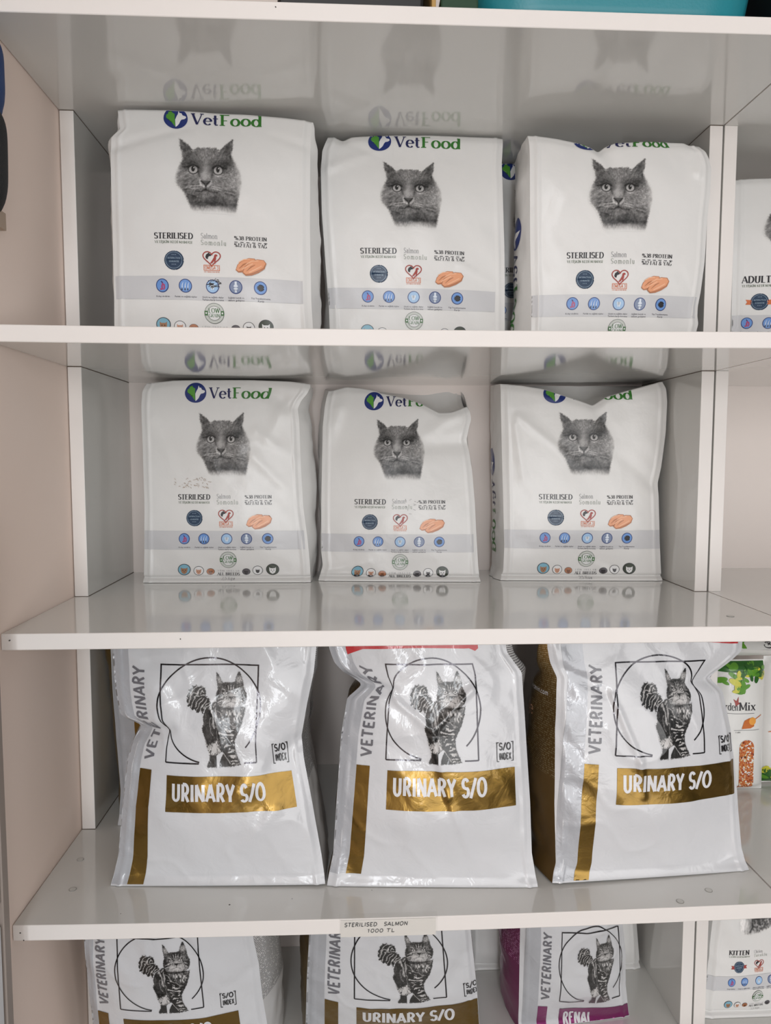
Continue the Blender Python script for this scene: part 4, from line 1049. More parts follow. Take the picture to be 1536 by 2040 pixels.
           'y0': 0.012,
           'kx': 0.0,
           'kz': 0.08,
           'xc': 0.046,
           'zb': 0.7326,
           'w': 0.2663,
           'L': [(0.7341, 0.046), (0.78, 0.0488), (0.8474, 0.0434), (0.9183, 0.0379), (1.0019, 0.0345)],
           'R': [(0.7277, 0.3179), (0.8284, 0.3039), (0.999, 0.3115)],
           'lf': [-0.0582, 0.04965],
           'rf': [-0.01021, 0.31018],
           'T': [(0.002, 1.0034), (0.519, 1.0018), (1.015, 1.0004)],
           'dep': 0.12,
           'gl': (0.012, 0.02, 0.01),
           'gr': (0.004, 0.01, 0.004),
           'art': [-0.0093, 1.1554, -0.0504, 0.0088],
           'bm': [(-0.0612, -0.0601), (0.0888, 0.1038), (0.1359, 0.1553), (0.2359, 0.2646)],
           'endz': None,
           'fin': 1},
 'low2': {'kind': 'rc',
          'y0': -0.1416,
          'kx': -0.059,
          'kz': 0.08,
          'xc': 0.3458,
          'zb': 0.73,
          'w': 0.2337,
          'L': [(0.732, 0.3458), (0.7675, 0.3533), (0.8287, 0.3572), (0.9145, 0.3635), (0.9574, 0.371), (0.9735, 0.3895), (0.9868, 0.3668), (1.0003, 0.3552),
                (1.0187, 0.3484), (1.0358, 0.3479)],
          'R': [(0.7326, 0.6019), (0.7692, 0.5959), (0.8302, 0.5943), (0.8912, 0.5902), (0.9523, 0.5868), (0.989, 0.5845), (1.0121, 0.5674), (1.0366, 0.5632)],
          'lf': [0.04142, 0.35312],
          'rf': [-0.09451, 0.60317],
          'T': [(-0.086, 1.0358), (0.433, 1.0374), (0.948, 1.039)],
          'dep': 0.115,
          'gl': (0.003, 0.004, 0.006),
          'gr': (0.003, 0.006, 0.012),
          'art': [-0.0126, 0.9995, 0.0048, 0.025],
          'bm': [(-0.0612, -0.0456), (0.0888, 0.1), (0.1176, 0.1282), (0.1359, 0.1461), (0.1467, 0.1574), (0.2009, 0.2102), (0.2578, 0.2634), (0.3578, 0.3605)],
          'endz': None,
          'fin': 1,
          'tuckl': 0.014},
 'low3': {'kind': 'rc',
          'y0': -0.1544,
          'kx': 0.0632,
          'kz': 0.08,
          'xc': 0.6198,
          'zb': 0.7331,
          'w': 0.236,
          'L': [(0.7321, 0.6198), (0.755, 0.6262), (0.8286, 0.6246), (0.9205, 0.6256), (0.9818, 0.6284), (1.0005, 0.6196), (1.019, 0.6158), (1.0361, 0.6153)],
          'R': [(0.7327, 0.8762), (0.7591, 0.8683), (0.8288, 0.8632), (0.9113, 0.8535), (0.9589, 0.8437), (0.9733, 0.8284), (0.9854, 0.8438), (1.0074, 0.8695),
                (1.0295, 0.8709)],
          'lf': [-0.01314, 0.62623],
          'rf': [-0.06647, 0.86861],
          'T': [(-0.031, 1.0361), (0.512, 1.0354), (1.099, 1.0333)],
          'dep': 0.115,
          'gl': (0.012, 0.018, 0.012),
          'gr': (0.0, 0.001, 0.001),
          'art': [-0.0024, 1.0303, -0.0187, 0.0656],
          'bm': [(-0.1451, -0.1495), (0.0049, 0.0013), (0.0888, 0.0989), (0.1176, 0.1241), (0.1372, 0.1429), (0.1467, 0.1556), (0.2009, 0.2043), (0.2578, 0.2587),
                 (0.3578, 0.3592)],
          'endz': None,
          'fin': 1},
 'flo1': {'kind': 'rc',
          'y0': -0.045,
          'kx': 0.0,
          'kz': -0.24,
          'xc': 0.0321,
          'zb': 0.4053,
          'w': 0.226,
          'L': [(0.3118, 0.0239), (0.4633, 0.0305), (0.4991, 0.0312), (0.5681, 0.0326), (0.6397, 0.0352), (0.6581, 0.0368)],
          'R': [(0.2966, 0.2736), (0.4515, 0.263), (0.4879, 0.261), (0.5323, 0.2567), (0.5923, 0.254), (0.6313, 0.2492), (0.6532, 0.2489)],
          'lf': [0.029, 0.02835],
          'rf': [-0.07156, 0.2664],
          'T': [(0, 0.698), (0.5, 0.703), (1, 0.699)],
          'dep': 0.115,
          'gl': (0.002, 0.002, 0.002),
          'gr': (0.004, 0.022, 0.018),
          'art': [-0.0208, 0.9414, -0.0032, 0.0183],
          'bm': [(-0.0128, -0.0222), (0.1372, 0.1205), (0.1467, 0.1338), (0.2009, 0.1836), (0.2578, 0.2366), (0.3578, 0.3317)],
          'endz': None,
          'fin': 1,
          'tuckl': 0.06},
 'flo2': {'kind': 'rc',
          'y0': 0.0,
          'kx': 0.0,
          'kz': -0.28,
          'xc': 0.3096,
          'zb': 0.4053,
          'w': 0.2356,
          'L': [(0.2272, 0.3063), (0.4404, 0.3092), (0.5271, 0.3128), (0.607, 0.3181), (0.621, 0.3191)],
          'R': [(0.2096, 0.5799), (0.4277, 0.561), (0.4874, 0.5545), (0.5448, 0.5468), (0.6044, 0.5385), (0.6222, 0.5361)],
          'lf': [0.04954, 0.30749],
          'rf': [-0.12662, 0.56419],
          'T': [(0, 0.698), (0.5, 0.703), (1, 0.699)],
          'dep': 0.115,
          'gl': (0.008, 0.014, 0.01),
          'gr': (0.001, 0.004, 0.003),
          'art': [-0.0124, 1.1098, -0.0854, 0.001],
          'bm': [(-0.0128, -0.0823), (0.1372, 0.0831), (0.1467, 0.0963), (0.2009, 0.1542), (0.3009, 0.2645)],
          'endz': None,
          'fin': 1},
 'flo3': {'kind': 'rc',
          'y0': 0.01,
          'kx': 0.107,
          'kz': -0.28,
          'xc': 0.6228,
          'zb': 0.4053,
          'w': 0.1598,
          'L': [(0.19, 0.6381), (0.4139, 0.6221), (0.5045, 0.6161), (0.5989, 0.609), (0.6116, 0.6079)],
          'R': [(0.1472, 0.8418), (0.3841, 0.801), (0.4696, 0.7832), (0.5299, 0.7747), (0.5855, 0.7624), (0.5978, 0.7599)],
          'lf': [-0.07116, 0.62292],
          'rf': [-0.18162, 0.79594],
          'T': [(0, 0.698), (0.5, 0.703), (1, 0.699)],
          'dep': 0.11,
          'gl': (0.012, 0.016, 0.008),
          'gr': (0.002, 0.01, 0.004),
          'art': [-0.0022, 0.8117, -0.112, 0.0187],
          'bm': [(-0.0128, -0.1511), (0.1372, 0.0345), (0.1467, 0.051), (0.2009, 0.1205), (0.2578, 0.1823), (0.3578, 0.306)],
          'endz': None,
          'fin': 1,
          'renal': 1},
 'kitten': {'kind': 'vf',
            'y0': 0.0187,
            'kx': 0.0,
            'kz': 0.0,
            'xc': 0.9087,
            'zb': 0.4053,
            'w': 0.159,
            'L': [(0.4063, 0.9087), (0.4417, 0.9098), (0.5055, 0.9137), (0.5625, 0.9179)],
            'R': [(0.3997, 1.0801), (0.5001, 1.0754), (0.5577, 1.0726)],
            'lf': [0.06089, 0.90786],
            'rf': [-0.04739, 1.07986],
            'T': [(-0.021, 0.6003), (0.485, 0.5997), (1.0, 0.599)],
            'dep': 0.085,
            'gl': (0.004, 0.008, 0.004),
            'gr': (0.004, 0.008, 0.004),
            'art': [-0.0064, 0.6104, 0.0535, -0.0087],
            'bm': [(-0.1156, -0.0779), (0.0344, 0.0358), (0.0666, 0.0638), (0.0977, 0.0869), (0.1294, 0.1084), (0.2294, 0.1842)],
            'endz': None},
 'flob1': {'kind': 'vf',
           'y0': 0.138,
           'kx': 0.0,
           'kz': 0.0,
           'xc': 0.5718,
           'zb': 0.4053,
           'w': 0.0692,
           'L': [(0.2542, 0.5718), (0.4748, 0.5696)],
           'R': [(0.2513, 0.6423), (0.4726, 0.6391)],
           'lf': [-0.00997, 0.57029],
           'rf': [-0.01446, 0.64007],
           'T': [(-0.0, 0.5182), (0.481, 0.5207), (1.0, 0.5161)],
           'dep': 0.05,
           'gl': (0.002, 0.002, 0.002),
           'gr': (0.002, 0.002, 0.002),
           'art': [0.0, 1.0, 0.0, 0.0],
           'bm': [(-0.2, -0.2), (0.5, 0.5)],
           'endz': None,
           'plain': 1},
 'flob2': {'kind': 'vf',
           'y0': 0.128,
           'kx': 0.0,
           'kz': 0.0,
           'xc': 0.7832,
           'zb': 0.4053,
           'w': 0.0635,
           'L': [(0.3768, 0.7832), (0.4923, 0.7804)],
           'R': [(0.3777, 0.8554), (0.4245, 0.8532), (0.4903, 0.8463)],
           'lf': [-0.02424, 0.78251],
           'rf': [-0.09707, 0.85475],
           'T': [(0.001, 0.527), (0.665, 0.5275), (1.138, 0.5231)],
           'dep': 0.05,
           'gl': (0.003, 0.003, 0.003),
           'gr': (0.0, 0.0, 0.0),
           'art': [0.0, 1.0, 0.0, 0.0],
           'bm': [(-0.2, -0.2), (0.5, 0.5)],
           'endz': None,
           'plain': 1,
           'tuckr': 0.02}}

def vet_bag(key, name, seed, label, variant='sterilised', group=None, creases=None, side_logo=False, skip=(), head=True):
    d = dict(BAGS[key]); d['crease'] = creases or []
    B = Bag(d, seed); root = thing(name, B.base, label, 'pet food bag', group)
    B.build(root, M['vf'], M['vf'], M['vf'])
    if d.get('plain'): return B, root
    for nm, A in VA[variant]:
        if nm in skip: continue
        B.place(nm, A)
    if variant == 'kitten': B.picture('kitten_picture', PIC_K, VX, VY, 1.22, (M['vprint'], PAPER_V))
    elif head: B.picture('cat_portrait', PIC_G, gx, gy, 1.14, (M['vprint'], PAPER_V))
    if side_logo:
        A = Art(); cx, cy = d['dep']*.52, B.H*.60
        R_ = .021; A.disc(cx, cy, R_, R_*1.0, M['logo_blue'], 0, 40, 4)
        e = lambda L: [(cx+R_*b, cy-R_*a) for a, b in L]
        A.poly(e([(.0,-.84),(-.02,-.1),(.10,.2),(.22,.42),(.27,.72),(.36,.5),(.50,.50),(.60,.30),(.84,.22),(.88,.08),(.74,-.04),(.50,-.10),(.40,-.26),(.30,-.52),(.14,-.72)]), M['white'], 1)
        A.text('Vet', cx-.012, cy-.026, .024, M['navy'], 'serif', .042, rot=-math.pi/2); A.text('Food', cx-.012, cy-.070, .024, M['green'], 'serif', .07, rot=-math.pi/2)
        B.place('side_logo', A, gusset=-1)
    return B, root
def diet_bag(key, name, seed, label, kind='urinary', group=None, creases=None, gus=('gold_gusset', 'white_gusset'), skip=(), cat=True):
    d = dict(BAGS[key]); d['crease'] = creases or []
    B = Bag(d, seed); root = thing(name, B.base, label, 'pet food bag', group)
    B.build(root, M['rc'], M['rc'], M['rc_back'])
    for g, mm in zip(B.gs, gus): g.data.materials[0] = M[mm]
    for nm, A in RA[kind]:
        if nm not in skip: B.place(nm, A)
    if cat: B.picture('tabby_picture', PIC_T, tx, ty, 1.08, (M['rprint'], PAPER_R))
    return B, root
# ------------------------------------------------------------------ the room
T = 0.018; W = 0.86279; D = 0.20683; P = 0.2085; GAP = 0.0024
ZT, Z1, Z2, Z3, Z4 = 1.6995, 1.37134, 1.04352, 0.71471, 0.38671
m_wall = mat('pinkish_beige_paint', rgb(245, 224, 211), .75, bump=[(180, .08, .001, 0)], mottled=(2.5, rgb(247, 229, 218)))
m_wallb = mat('pale_pinkish_white_paint', rgb(230, 220, 214), .7, bump=[(180, .08, .001, 0)])
m_ceil = mat('white_ceiling_paint', rgb(225, 224, 222), .8)
m_floor = mat('pale_stone_tile', rgb(120, 112, 104), .3, mottled=(6, rgb(108, 102, 96)))
m_board = mat('white_gloss_board', rgb(214, 213, 209), .10, spec=.5, coat=.5, coat_rough=.08)
m_edge = mat('white_edge_band', rgb(228, 223, 219), .38, bump=[(220, .03, .0008, 0)])
m_dirt = mat('dark_joint_dirt', rgb(92, 78, 66), .9)
m_chip = mat('dark_speck', rgb(70, 66, 62), .9)
def struct(name, m, x0, x1, y0, y1, z0, z1):
    o = MB().box(x0, x1, y0, y1, z0, z1).build(name, m); o['kind'] = 'structure'; return o
struct('floor', m_floor, -.12, 3.4, -3.6, D+.12, -.06, 0)
struct('wall_left', m_wall, -.12, -.0012, -3.6, D+.12, 0, 2.8)
struct('wall_back', m_wallb, -.0012, 3.4, D+.0006, D+.12, 0, 2.8)
struct('ceiling', m_ceil, -.12, 3.4, -3.6, D+.12, 2.8, 2.86)

def board(x0, x1, y0, y1, z, sag, parent, nx=40, name='shelf_board'):
    """one board: glossy faces, satin edge band in front, tiny rounded arrises, slight sag"""
    e = .0009
    prof = [(y0, z+e), (y0, z+T-e), (y0+e*.4, z+T-e*.35), (y0+e, z+T), (y1, z+T), (y1, z), (y0+e, z), (y0+e*.4, z+e*.35)]
    n = len(prof); V = []; F = []; MI = []
    for i in range(nx+1):
        q = i/nx; x = x0+(x1-x0)*q; dz = -sag*4*q*(1-q)
        V += [(x, a, b+dz) for a, b in prof]
    for i in range(nx):
        for k in range(n):
            a = i*n+k; b = i*n+(k+1) % n
            F.append((a, b, b+n, a+n)); MI.append(1 if k in (0, 1, 2, 6, 7) else 0)
    F.append(tuple(range(n))[::-1]); MI.append(1); F.append(tuple(nx*n+k for k in range(n))); MI.append(1)
    me = mesh(name, V, F, [m_board, m_edge], MI, smooth=False)
    bm = bmesh.new(); bm.from_mesh(me); bmesh.ops.recalc_face_normals(bm, faces=bm.faces); bm.to_mesh(me); bm.free()
    return link(name, me, parent)
def panel(x0, x1, y0, y1, z0, z1, parent):
    o = MB().box(x0, x1, y0, y1, z0, z1, .0007, 2).build('side_panel', m_board, parent)
    o.data.materials.append(m_edge)
    for p in o.data.polygons:
        if p.normal.y < -.5: p.material_index = 1
    return o
def sagz(z, sag, x): q = x/(W+T); return z-sag*4*q*(1-q)
LEV = [(ZT, 0.0), (Z1, .0016), (Z2, 0.0), (Z3, .0038), (Z4, 0.0), (.06, 0.0)]

unit = thing('shelving_unit', (0, 0, 0), 'main white shelving unit with deep boards, standing against the beige wall', 'shelves')
for z, sg in LEV: board(0, W+T, -P, D, z, sg, unit)
for (zu, _), (zl, _) in zip(LEV, LEV[1:]):
    for x in (0.0, W): panel(x, x+T, 0, D, zl+T, zu, unit)
for x in (0.0, W): panel(x, x+T, 0, D, 0, .06, unit)
X2 = W+T+GAP
unit2 = thing('shelving_unit', (X2, 0, 0), 'second white shelving unit at the right edge, past the dark vertical joint', 'shelves')
def shift(o, dx): o.location.x -= dx; return o
for z, sg in LEV: shift(board(X2, X2+.90, -P, D, z, 0, unit2), X2)
for (zu, _), (zl, _) in zip(LEV, LEV[1:]):
    for x in (X2, X2+.90-T): shift(panel(x, x+T, 0, D, zl+T, zu, unit2), X2)
for x in (X2, X2+.90-T): shift(panel(x, x+T, 0, D, 0, .06, unit2), X2)

# round cover caps pressed into the boards
m_cap = mat('grey_white_plastic_cap', rgb(204, 203, 198), .35); m_capr = mat('grey_cap_rim', rgb(150, 149, 144), .6)
def cap(x, y, z):
    A = MB(); A.lathe([(.0044, 0), (.0044, .0004), (.0036, .0004)], (x, y, z), 28)
    o = A.build('screw_cap', m_capr, unit); MB().lathe([(.0037, 0), (.0037, .0005)], (x, y, z), 28).build('cap_face', m_cap, o)
for x, y in ((.0254, -.0768), (.0402, -.1418), (.8052, -.1785), (.7614, -.1973)): cap(x, y, sagz(Z3+T, .0038, x))
cap(.83, -.1585, Z2+T)
# grime along the joints and a few chips on the edges
def grime(pts, w, name='joint_grime'):
    MB().tube(pts, w, 5).build(name, m_dirt, unit)
for z, sg in LEV[1:4]:
    for x in (T, W): grime([(x, .002, z+T+.0002), (x, D*.5, z+T+.0002), (x, D, z+T+.0002)], .0006)
    for xa in (0, W): grime([(xa, -.0002, z+T+.0002), (xa+T, -.0002, z+T+.0002)], .0005)
for z, sg in LEV[:4]:
    for x in (T, W): grime([(x, .0, z-.0004), (x, D, z-.0004)], .0005)
    for xa in (0, W): grime([(xa, -.0002, z-.0004), (xa+T, -.0002, z-.0004)], .0005)
rs = random.Random(3)
for (x, z, r) in ((.0075, Z3+.010, .0007), (.0085, Z2+.0115, .0010), (.19, Z2+.011, .0006), (.011, Z3+.0012, .0006), (.30, ZT+.013, .0006)):
    MB().tube([(x, -P-.0001, z), (x+.0006, -P-.0001, z-.001)], r, 6).build('edge_chip', m_chip, unit)
for (x, y, r) in ((.233, -.177, .0011), (.305, -.168, .0005), (.112, -.19, .0005), (.40, -.155, .0005)):
    MB().lathe([(r, 0), (r*.7, .0003)], (x, y, sagz(Z3+T, .0038, x)), 8).build('board_speck', m_chip, unit)

# ------------------------------------------------------------------ bags
G1 = 'white cat food bags on the shelves'
BU1, _r = vet_bag('up1', 'cat_food_bag', 11, 'white STERILISED cat food bag with upright top seal, leftmost on the upper shelf', group=G1,
        creases=[(.02, .84, .38, .93, .007, -.003), (.97, .86, .80, .90, .006, -.002), (.10, .10, .40, .06, .006, .0012)])
vet_bag('up2', 'cat_food_bag', 23, 'white STERILISED cat food bag in the middle of the upper shelf, front row', group=G1,
        creases=[(.04, .84, .35, .93, .008, .0022), (.05, .99, .30, .90, .006, -.002), (.75, .40, .98, .30, .006, .0015)])
vet_bag('up3', 'cat_food_bag', 37, 'white STERILISED cat food bag on the upper shelf, touching the right side panel', group=G1, side_logo=True,
        creases=[(.39, .99, .46, .88, .009, -.006), (.92, .86, .98, .97, .008, .003), (.30, .95, .12, .60, .012, .0012)])
vet_bag('up3b', 'cat_food_bag', 41, 'shadowed white cat food bag behind the upper shelf front row, glimpsed through a gap', group=G1)
BM1, _r = vet_bag('mid1', 'cat_food_bag', 53, 'white STERILISED cat food bag with a brown smudge above its title, middle shelf', group=G1,
        creases=[(.93, .88, .70, .97, .010, -.004), (.93, .88, .80, .72, .010, .0025), (.72, .75, .95, .62, .008, .0018), (.70, .62, .92, .45, .008, .0016), (.06, .8, .2, .55, .01, .001)])
BM2, _r = vet_bag('mid2', 'cat_food_bag', 67, 'white STERILISED cat food bag, logo half folded over, between two others on middle shelf', group=G1,
        creases=[(.10, .93, .02, .70, .012, .004), (.98, .74, .70, .72, .012, -.004), (.90, .90, .72, .80, .010, .003), (.05, .06, .30, .10, .006, .002)])
vet_bag('mid3', 'cat_food_bag', 79, 'white STERILISED cat food bag with deep dent in top edge, rightmost on middle shelf', group=G1, side_logo=True,
        creases=[(.56, .99, .60, .84, .012, -.006), (.10, .86, .55, .55, .006, .0020), (.97, .50, .72, .66, .010, -.003), (.70, .03, .60, .08, .006, .003), (.08, .82, .12, .55, .006, .0018)])
BA, ra_ = vet_bag('adult', 'cat_food_bag', 83, 'white ADULT cat food bag with orange-ribboned seal, upper right edge', 'adult', group=G1)
BK, rk_ = vet_bag('kitten', 'kitten_food_bag', 97, 'small white KITTEN cat food bag with red-ribboned seal, bottom right corner', 'kitten', group=G1, creases=[(.05, .9, .3, .55, .012, .003), (.02, .5, .35, .35, .008, .0015)])
G2 = 'grey-white veterinary cat food bags'
diet_bag('low1', 'veterinary_diet_bag', 103, 'glossy URINARY bag pinched at its waist, leftmost above the labelled board', group=G2,
         creases=[(.0, .60, .27, .635, .007, -.006), (.22, .80, .27, .64, .022, .006), (.98, .56, .74, .45, .012, -.006), (.74, .45, .55, .36, .014, .004), (.12, .97, .30, .78, .010, -.003), (.82, .32, .62, .16, .007, .0022), (.70, .95, .95, .70, .018, .003)],
         skip=('brand_band',), gus=('gold_plain', 'white_gusset'))
diet_bag('low1b', 'veterinary_diet_bag', 109, 'veterinary cat food bag mostly hidden behind the pinched URINARY bag', group=G2, gus=('gold_plain', 'white_gusset'), cat=False,
         skip=('circle_and_square', 'index_mark', 'brand_band', 'vertical_lettering'))
diet_bag('low2', 'veterinary_diet_bag', 127, 'glossy URINARY bag with red band at its top, standing right above the handwritten label', group=G2,
         creases=[(.0, .82, .27, .765, .008, -.007), (.27, .765, .50, .635, .0045, .0042), (.72, .79, .50, .635, .0045, .0042), (.50, .60, .57, .38, .0045, .003), (.57, .38, .68, .12, .005, .0022), (.98, .92, .86, .80, .014, -.004), (.40, .72, .55, .80, .02, -.003)],
         gus=('gold_gusset', 'white_gusset'))
B9, r9 = diet_bag('low3', 'veterinary_diet_bag', 139, 'glossy URINARY bag showing its gold side, beside the seed stick packs', group=G2,
         creases=[(.98, .80, .80, .84, .014, -.007), (.06, .86, .32, .74, .008, -.003), (.30, .76, .43, .50, .0042, .0040), (.43, .50, .44, .36, .0042, .0034), (.02, .98, .08, .86, .012, .004)],
         skip=('brand_band',), gus=('gold_gusset', 'white_gusset'))
A = Art(); A.poly([(RX(700), RY(1243)), (RX(1000), RY(1243)), (RX(1000), RY(1291)), (RX(985), RY(1291)), (RX(860), RY(1280)), (RX(700), RY(1268))], M['red_band'], 1); B9.place('brand_band', A)
A = Art(); A.text('royalcanin.com', .006, B9.H*.735, .0062, M['banner_text'], 'sans', .062, 1, weight=.8)
GM = Art(); GM.text('g e', .012, B9.H*.62, .018, M['salmon_light'], 'sans', .026, 1, weight=.45)
def mirror(A, dep): A.v = [(dep-p[0], p[1], p[2]) for p in A.v]; return A
GLYPH_ = None
B9.place('web_address', mirror(A, B9.d['dep']*.72), gusset=-1); B9.place('weight_mark', mirror(GM, B9.d['dep']*.72), gusset=-1)
diet_bag('flo1', 'veterinary_diet_bag', 149, 'glossy URINARY bag in the bottom row, leftmost, next to the beige wall', group=G2,
         creases=[(.62, .98, .98, .82, .010, .004), (.55, .95, .68, .60, .012, -.004), (.98, .62, .80, .55, .010, -.002)], skip=('brand_band',), gus=('gold_plain', 'white_gusset'))
diet_bag('flo2', 'veterinary_diet_bag', 157, 'glossy URINARY bag in the bottom row, directly under the handwritten label', group=G2,
         creases=[(.95, .98, .70, .70, .012, .003), (.72, .95, .76, .55, .010, -.004), (.95, .55, .85, .40, .012, -.003)], skip=('brand_band',), gus=('gold_plain', 'white_gusset'))
diet_bag('flo3', 'veterinary_diet_bag', 163, 'glossy RENAL cat food bag with magenta banner and magenta side, bottom row', 'renal', group=G2,
         creases=[(.12, .98, .28, .70, .010, .004), (.46, .98, .60, .66, .008, .004), (.80, .90, .74, .62, .010, -.004), (.86, .70, .70, .60, .008, .003)], skip=('brand_band',), gus=('magenta_gusset', 'white_gusset'))
vet_bag('flob1', 'pale_bag', 171, 'pale bag in deep shadow, bottom row back, left of the RENAL bag', group=None)
vet_bag('flob2', 'pale_bag', 173, 'plain pale bag, bottom row back, right of the RENAL bag')

# ------------------------------------------------------------------ handwritten price label taped over the board edge
m_tape = mat('clear_tape', rgb(220, 220, 214), .10, alpha=.10); m_paper = mat('white_paper_strip', rgb(214, 210, 204), .5); m_pen = mat('black_pen_ink', rgb(26, 24, 30), .6)
def zf(x): return sagz(Z3, .0038, x)
lab = thing('price_label', (.417, -P, zf(.417)), 'handwritten price label under clear tape on a board front edge', 'label')
def ribbon(name, x0, x1, prof, m, parent, off):
    V = []; n = 24
    for i in range(n+1):
        x = x0+(x1-x0)*i/n
        for y, z in prof: V.append((x-.417, y+P, z+zf(x)-zf(.417)))
    return link(name, mesh(name, V, grid_faces(n+1, len(prof)), m, smooth=False), parent)
ribbon('paper_strip', .3630, .4715, [(-P-.0006, -.0032), (-P-.0006, .0168)], m_paper, lab, 0)
ribbon('clear_tape', .3616, .4735, [(-P-.0012, -.0034), (-P-.0012, T+.0006), (-P-.0002, T+.0008), (-P+.0085, T+.0006)], m_tape, lab, 0)
A = Art()
A.text('STERILISED', .3672, .0093, .0044, m_pen, 'pen', .0375, 0, weight=2.3, italic=.12); A.text('SALMON', .4120, .0094, .0043, m_pen, 'pen', .0275, 0, weight=2.3, italic=.15); A.text('1000 TL', .3930, .0018, .0040, m_pen, 'pen', .0320, 0, weight=2.3, italic=.1)
wv = [(x-.417, -.0010, z+zf(x)-zf(.417)) for x, z, l_ in A.v]
link('handwriting', mesh('handwriting', wv, A.f, m_pen, smooth=False), lab)

# ------------------------------------------------------------------ seed stick packs on the second unit
m_pack = mat('white_pack_film', rgb(224, 223, 220), .4, coat=.2, bump=FB)
m_seed = mat('orange_seed_mass', rgb(196, 104, 52), .6, bump=[(500, .9, .004, 0)])
nt = m_seed.node_tree; bs = nt.nodes['Principled BSDF']; tc = nt.nodes.new('ShaderNodeTexCoord'); vo = nt.nodes.new('ShaderNodeTexVoronoi'); vo.inputs['Scale'].default_value = 520
rp = nt.nodes.new('ShaderNodeValToRGB'); rp.color_ramp.interpolation = 'CONSTANT'
for pos, c in ((0, rgb(206, 112, 56)), (.34, rgb(222, 140, 78)), (.56, rgb(176, 74, 40)), (.74, rgb(232, 206, 160)), (.86, rgb(70, 40, 26))):
    if pos == 0: rp.color_ramp.elements[0].color = c
    else: e_ = rp.color_ramp.elements.new(pos); e_.color = c
rp.color_ramp.elements[-1].position = .9
nt.links.new(tc.outputs['Object'], vo.inputs['Vector']); sp = nt.nodes.new('ShaderNodeSeparateColor'); nt.links.new(vo.outputs['Color'], sp.inputs[0]); nt.links.new(sp.outputs[0], rp.inputs['Fac']); nt.links.new(rp.outputs['Color'], bs.inputs['Base Color'])
M['leaf_dark'] = ink('dark_leaf_ink', 40, 96, 32); M['leaf_mid'] = ink('mid_leaf_ink', 92, 150, 44); M['leaf_yellow'] = ink('yellow_leaf_ink', 204, 200, 60); M['honey'] = ink('honey_ink', 196, 104, 34); M['honey_light'] = ink('light_honey_ink', 232, 160, 70)
def pack_surface(w, h, dep):
    def S_(a, b, off=0.0):
        u = np.clip(a/w, 0, 1); v = np.clip(b/h, 0, 1)
        y = -dep*.5*(1-np.abs(2*u-1)**3.0)*smooth(0, .06, v)*smooth(1, .94, v) + .0012*inoise(a, b, .02, 5)-off
        return np.stack([a-w/2, y, b], -1)
    return S_
def make_pack(label):
    w, h, dep = .078, .205, .030
    root = thing('seed_stick_pack', (0, 0, 0), label, 'bird treat pack', 'seed stick packs on the second unit')
    Sf = pack_surface(w, h, dep)
    nu, nv = 40, 70
    a = (np.linspace(0, w, nu)[:, None]*np.ones((1, nv))).ravel(); b = (np.linspace(0, h, nv)[None, :]*np.ones((nu, 1))).ravel()
    fr = Sf(a, b); bk = fr.copy(); bk[:, 1] *= -1
    link('front_panel', mesh('front_panel', fr, grid_faces(nu, nv), m_pack), root); link('back_panel', mesh('back_panel', bk, grid_faces(nu, nv, 0, True), m_pack), root)
    def put(name, A):
        V = np.array(A.v); p_ = Sf(V[:, 0], V[:, 1], .0005+.00025*V[:, 2])
        return link(name, mesh(name, p_, A.f, A.mats, A.m), root)
    A = Art(); rr = random.Random(5)
    for k in range(60):
        x = .003+rr.random()*.072; y = .150+rr.random()*.050
        if y < .155+.03*abs(x-.03)/.05: continue
        r = .004+.004*rr.random(); t = rr.random()*3.1; mm = M[('leaf_dark', 'leaf_mid', 'leaf_yellow', 'leaf_mid')[k % 4]]
        L = [(r*math.cos(q)*1.25, r*.6*math.sin(q)) for q in [2*math.pi*i/14 for i in range(14)]]
        A.poly([(min(max(x+c*math.cos(t)-s_*math.sin(t), .001), w-.001), min(y+c*math.sin(t)+s_*math.cos(t), h-.002)) for c, s_ in L], mm, 1+(k % 5))
    A.rect(.002, .188, w-.002, .203, M['leaf_dark'], 0); put('leaf_print', A)
    A = Art(); A.text('Garden', .001, .129, .0115, M['black'], 'serif', .0290); A.text('Mix', .0310, .129, .0125, M['black'], 'serif', .0275)
    A.poly([(.022, .147), (.027, .144), (.030, .151), (.030, .142), (.033, .140), (.029, .138), (.026, .134), (.025, .140)], M['red'], 1); A.line([(.006, .124), (.056, .124)], .0006, M['grey_text'], 1); put('brand_name', A)
    A = Art(); A.poly([(.036, .100), (.040, .113), (.048, .117), (.056, .112), (.056, .104), (.050, .101)], M['honey'], 1); A.disc(.053, .112, .006, .006, M['honey_light'], 2, 16, 2); A.line([(.056, .114), (.070, .120)], .0012, M['honey'], 2); A.line([(.024, .098), (.066, .098)], .0005, M['grey_text'], 1); A.tiny('1 adet', .026, .094, .0022, M['dark_text'], 1); put('honey_picture', A)
    A = Art(); L = [(.0330, .004), (.0565, .004), (.0565, .071)] + [(.04475+.01175*math.cos(q), .071+.0118*math.sin(q)) for q in [math.pi*i/12 for i in range(1, 12)]] + [(.0330, .071)]
    A.poly(L, m_seed, 1); put('seed_window', A)
    return root
def copy_tree(o, parent=None):
    c = o.copy(); COL.objects.link(c); c.parent = parent
    for ch in o.children: copy_tree(ch, c)
    return c
pk = make_pack('white seed stick pack standing upright, beside the URINARY bag with gold side')
pk.location = (.9800, .078, Z3+T+.0006)
pk.rotation_euler = (-.03, 0, 0)
bpy.context.view_layer.update()
pk2 = copy_tree(pk); pk2['label'] = 'white seed stick pack turned upside down at the right edge'
pk2.location = (1.0630, .095, Z3+T+.0006+.207); pk2.rotation_euler = (0.0, math.pi, 0)
pk3 = copy_tree(pk); pk3['label'] = 'seed stick pack lying flat on top of the two standing packs'
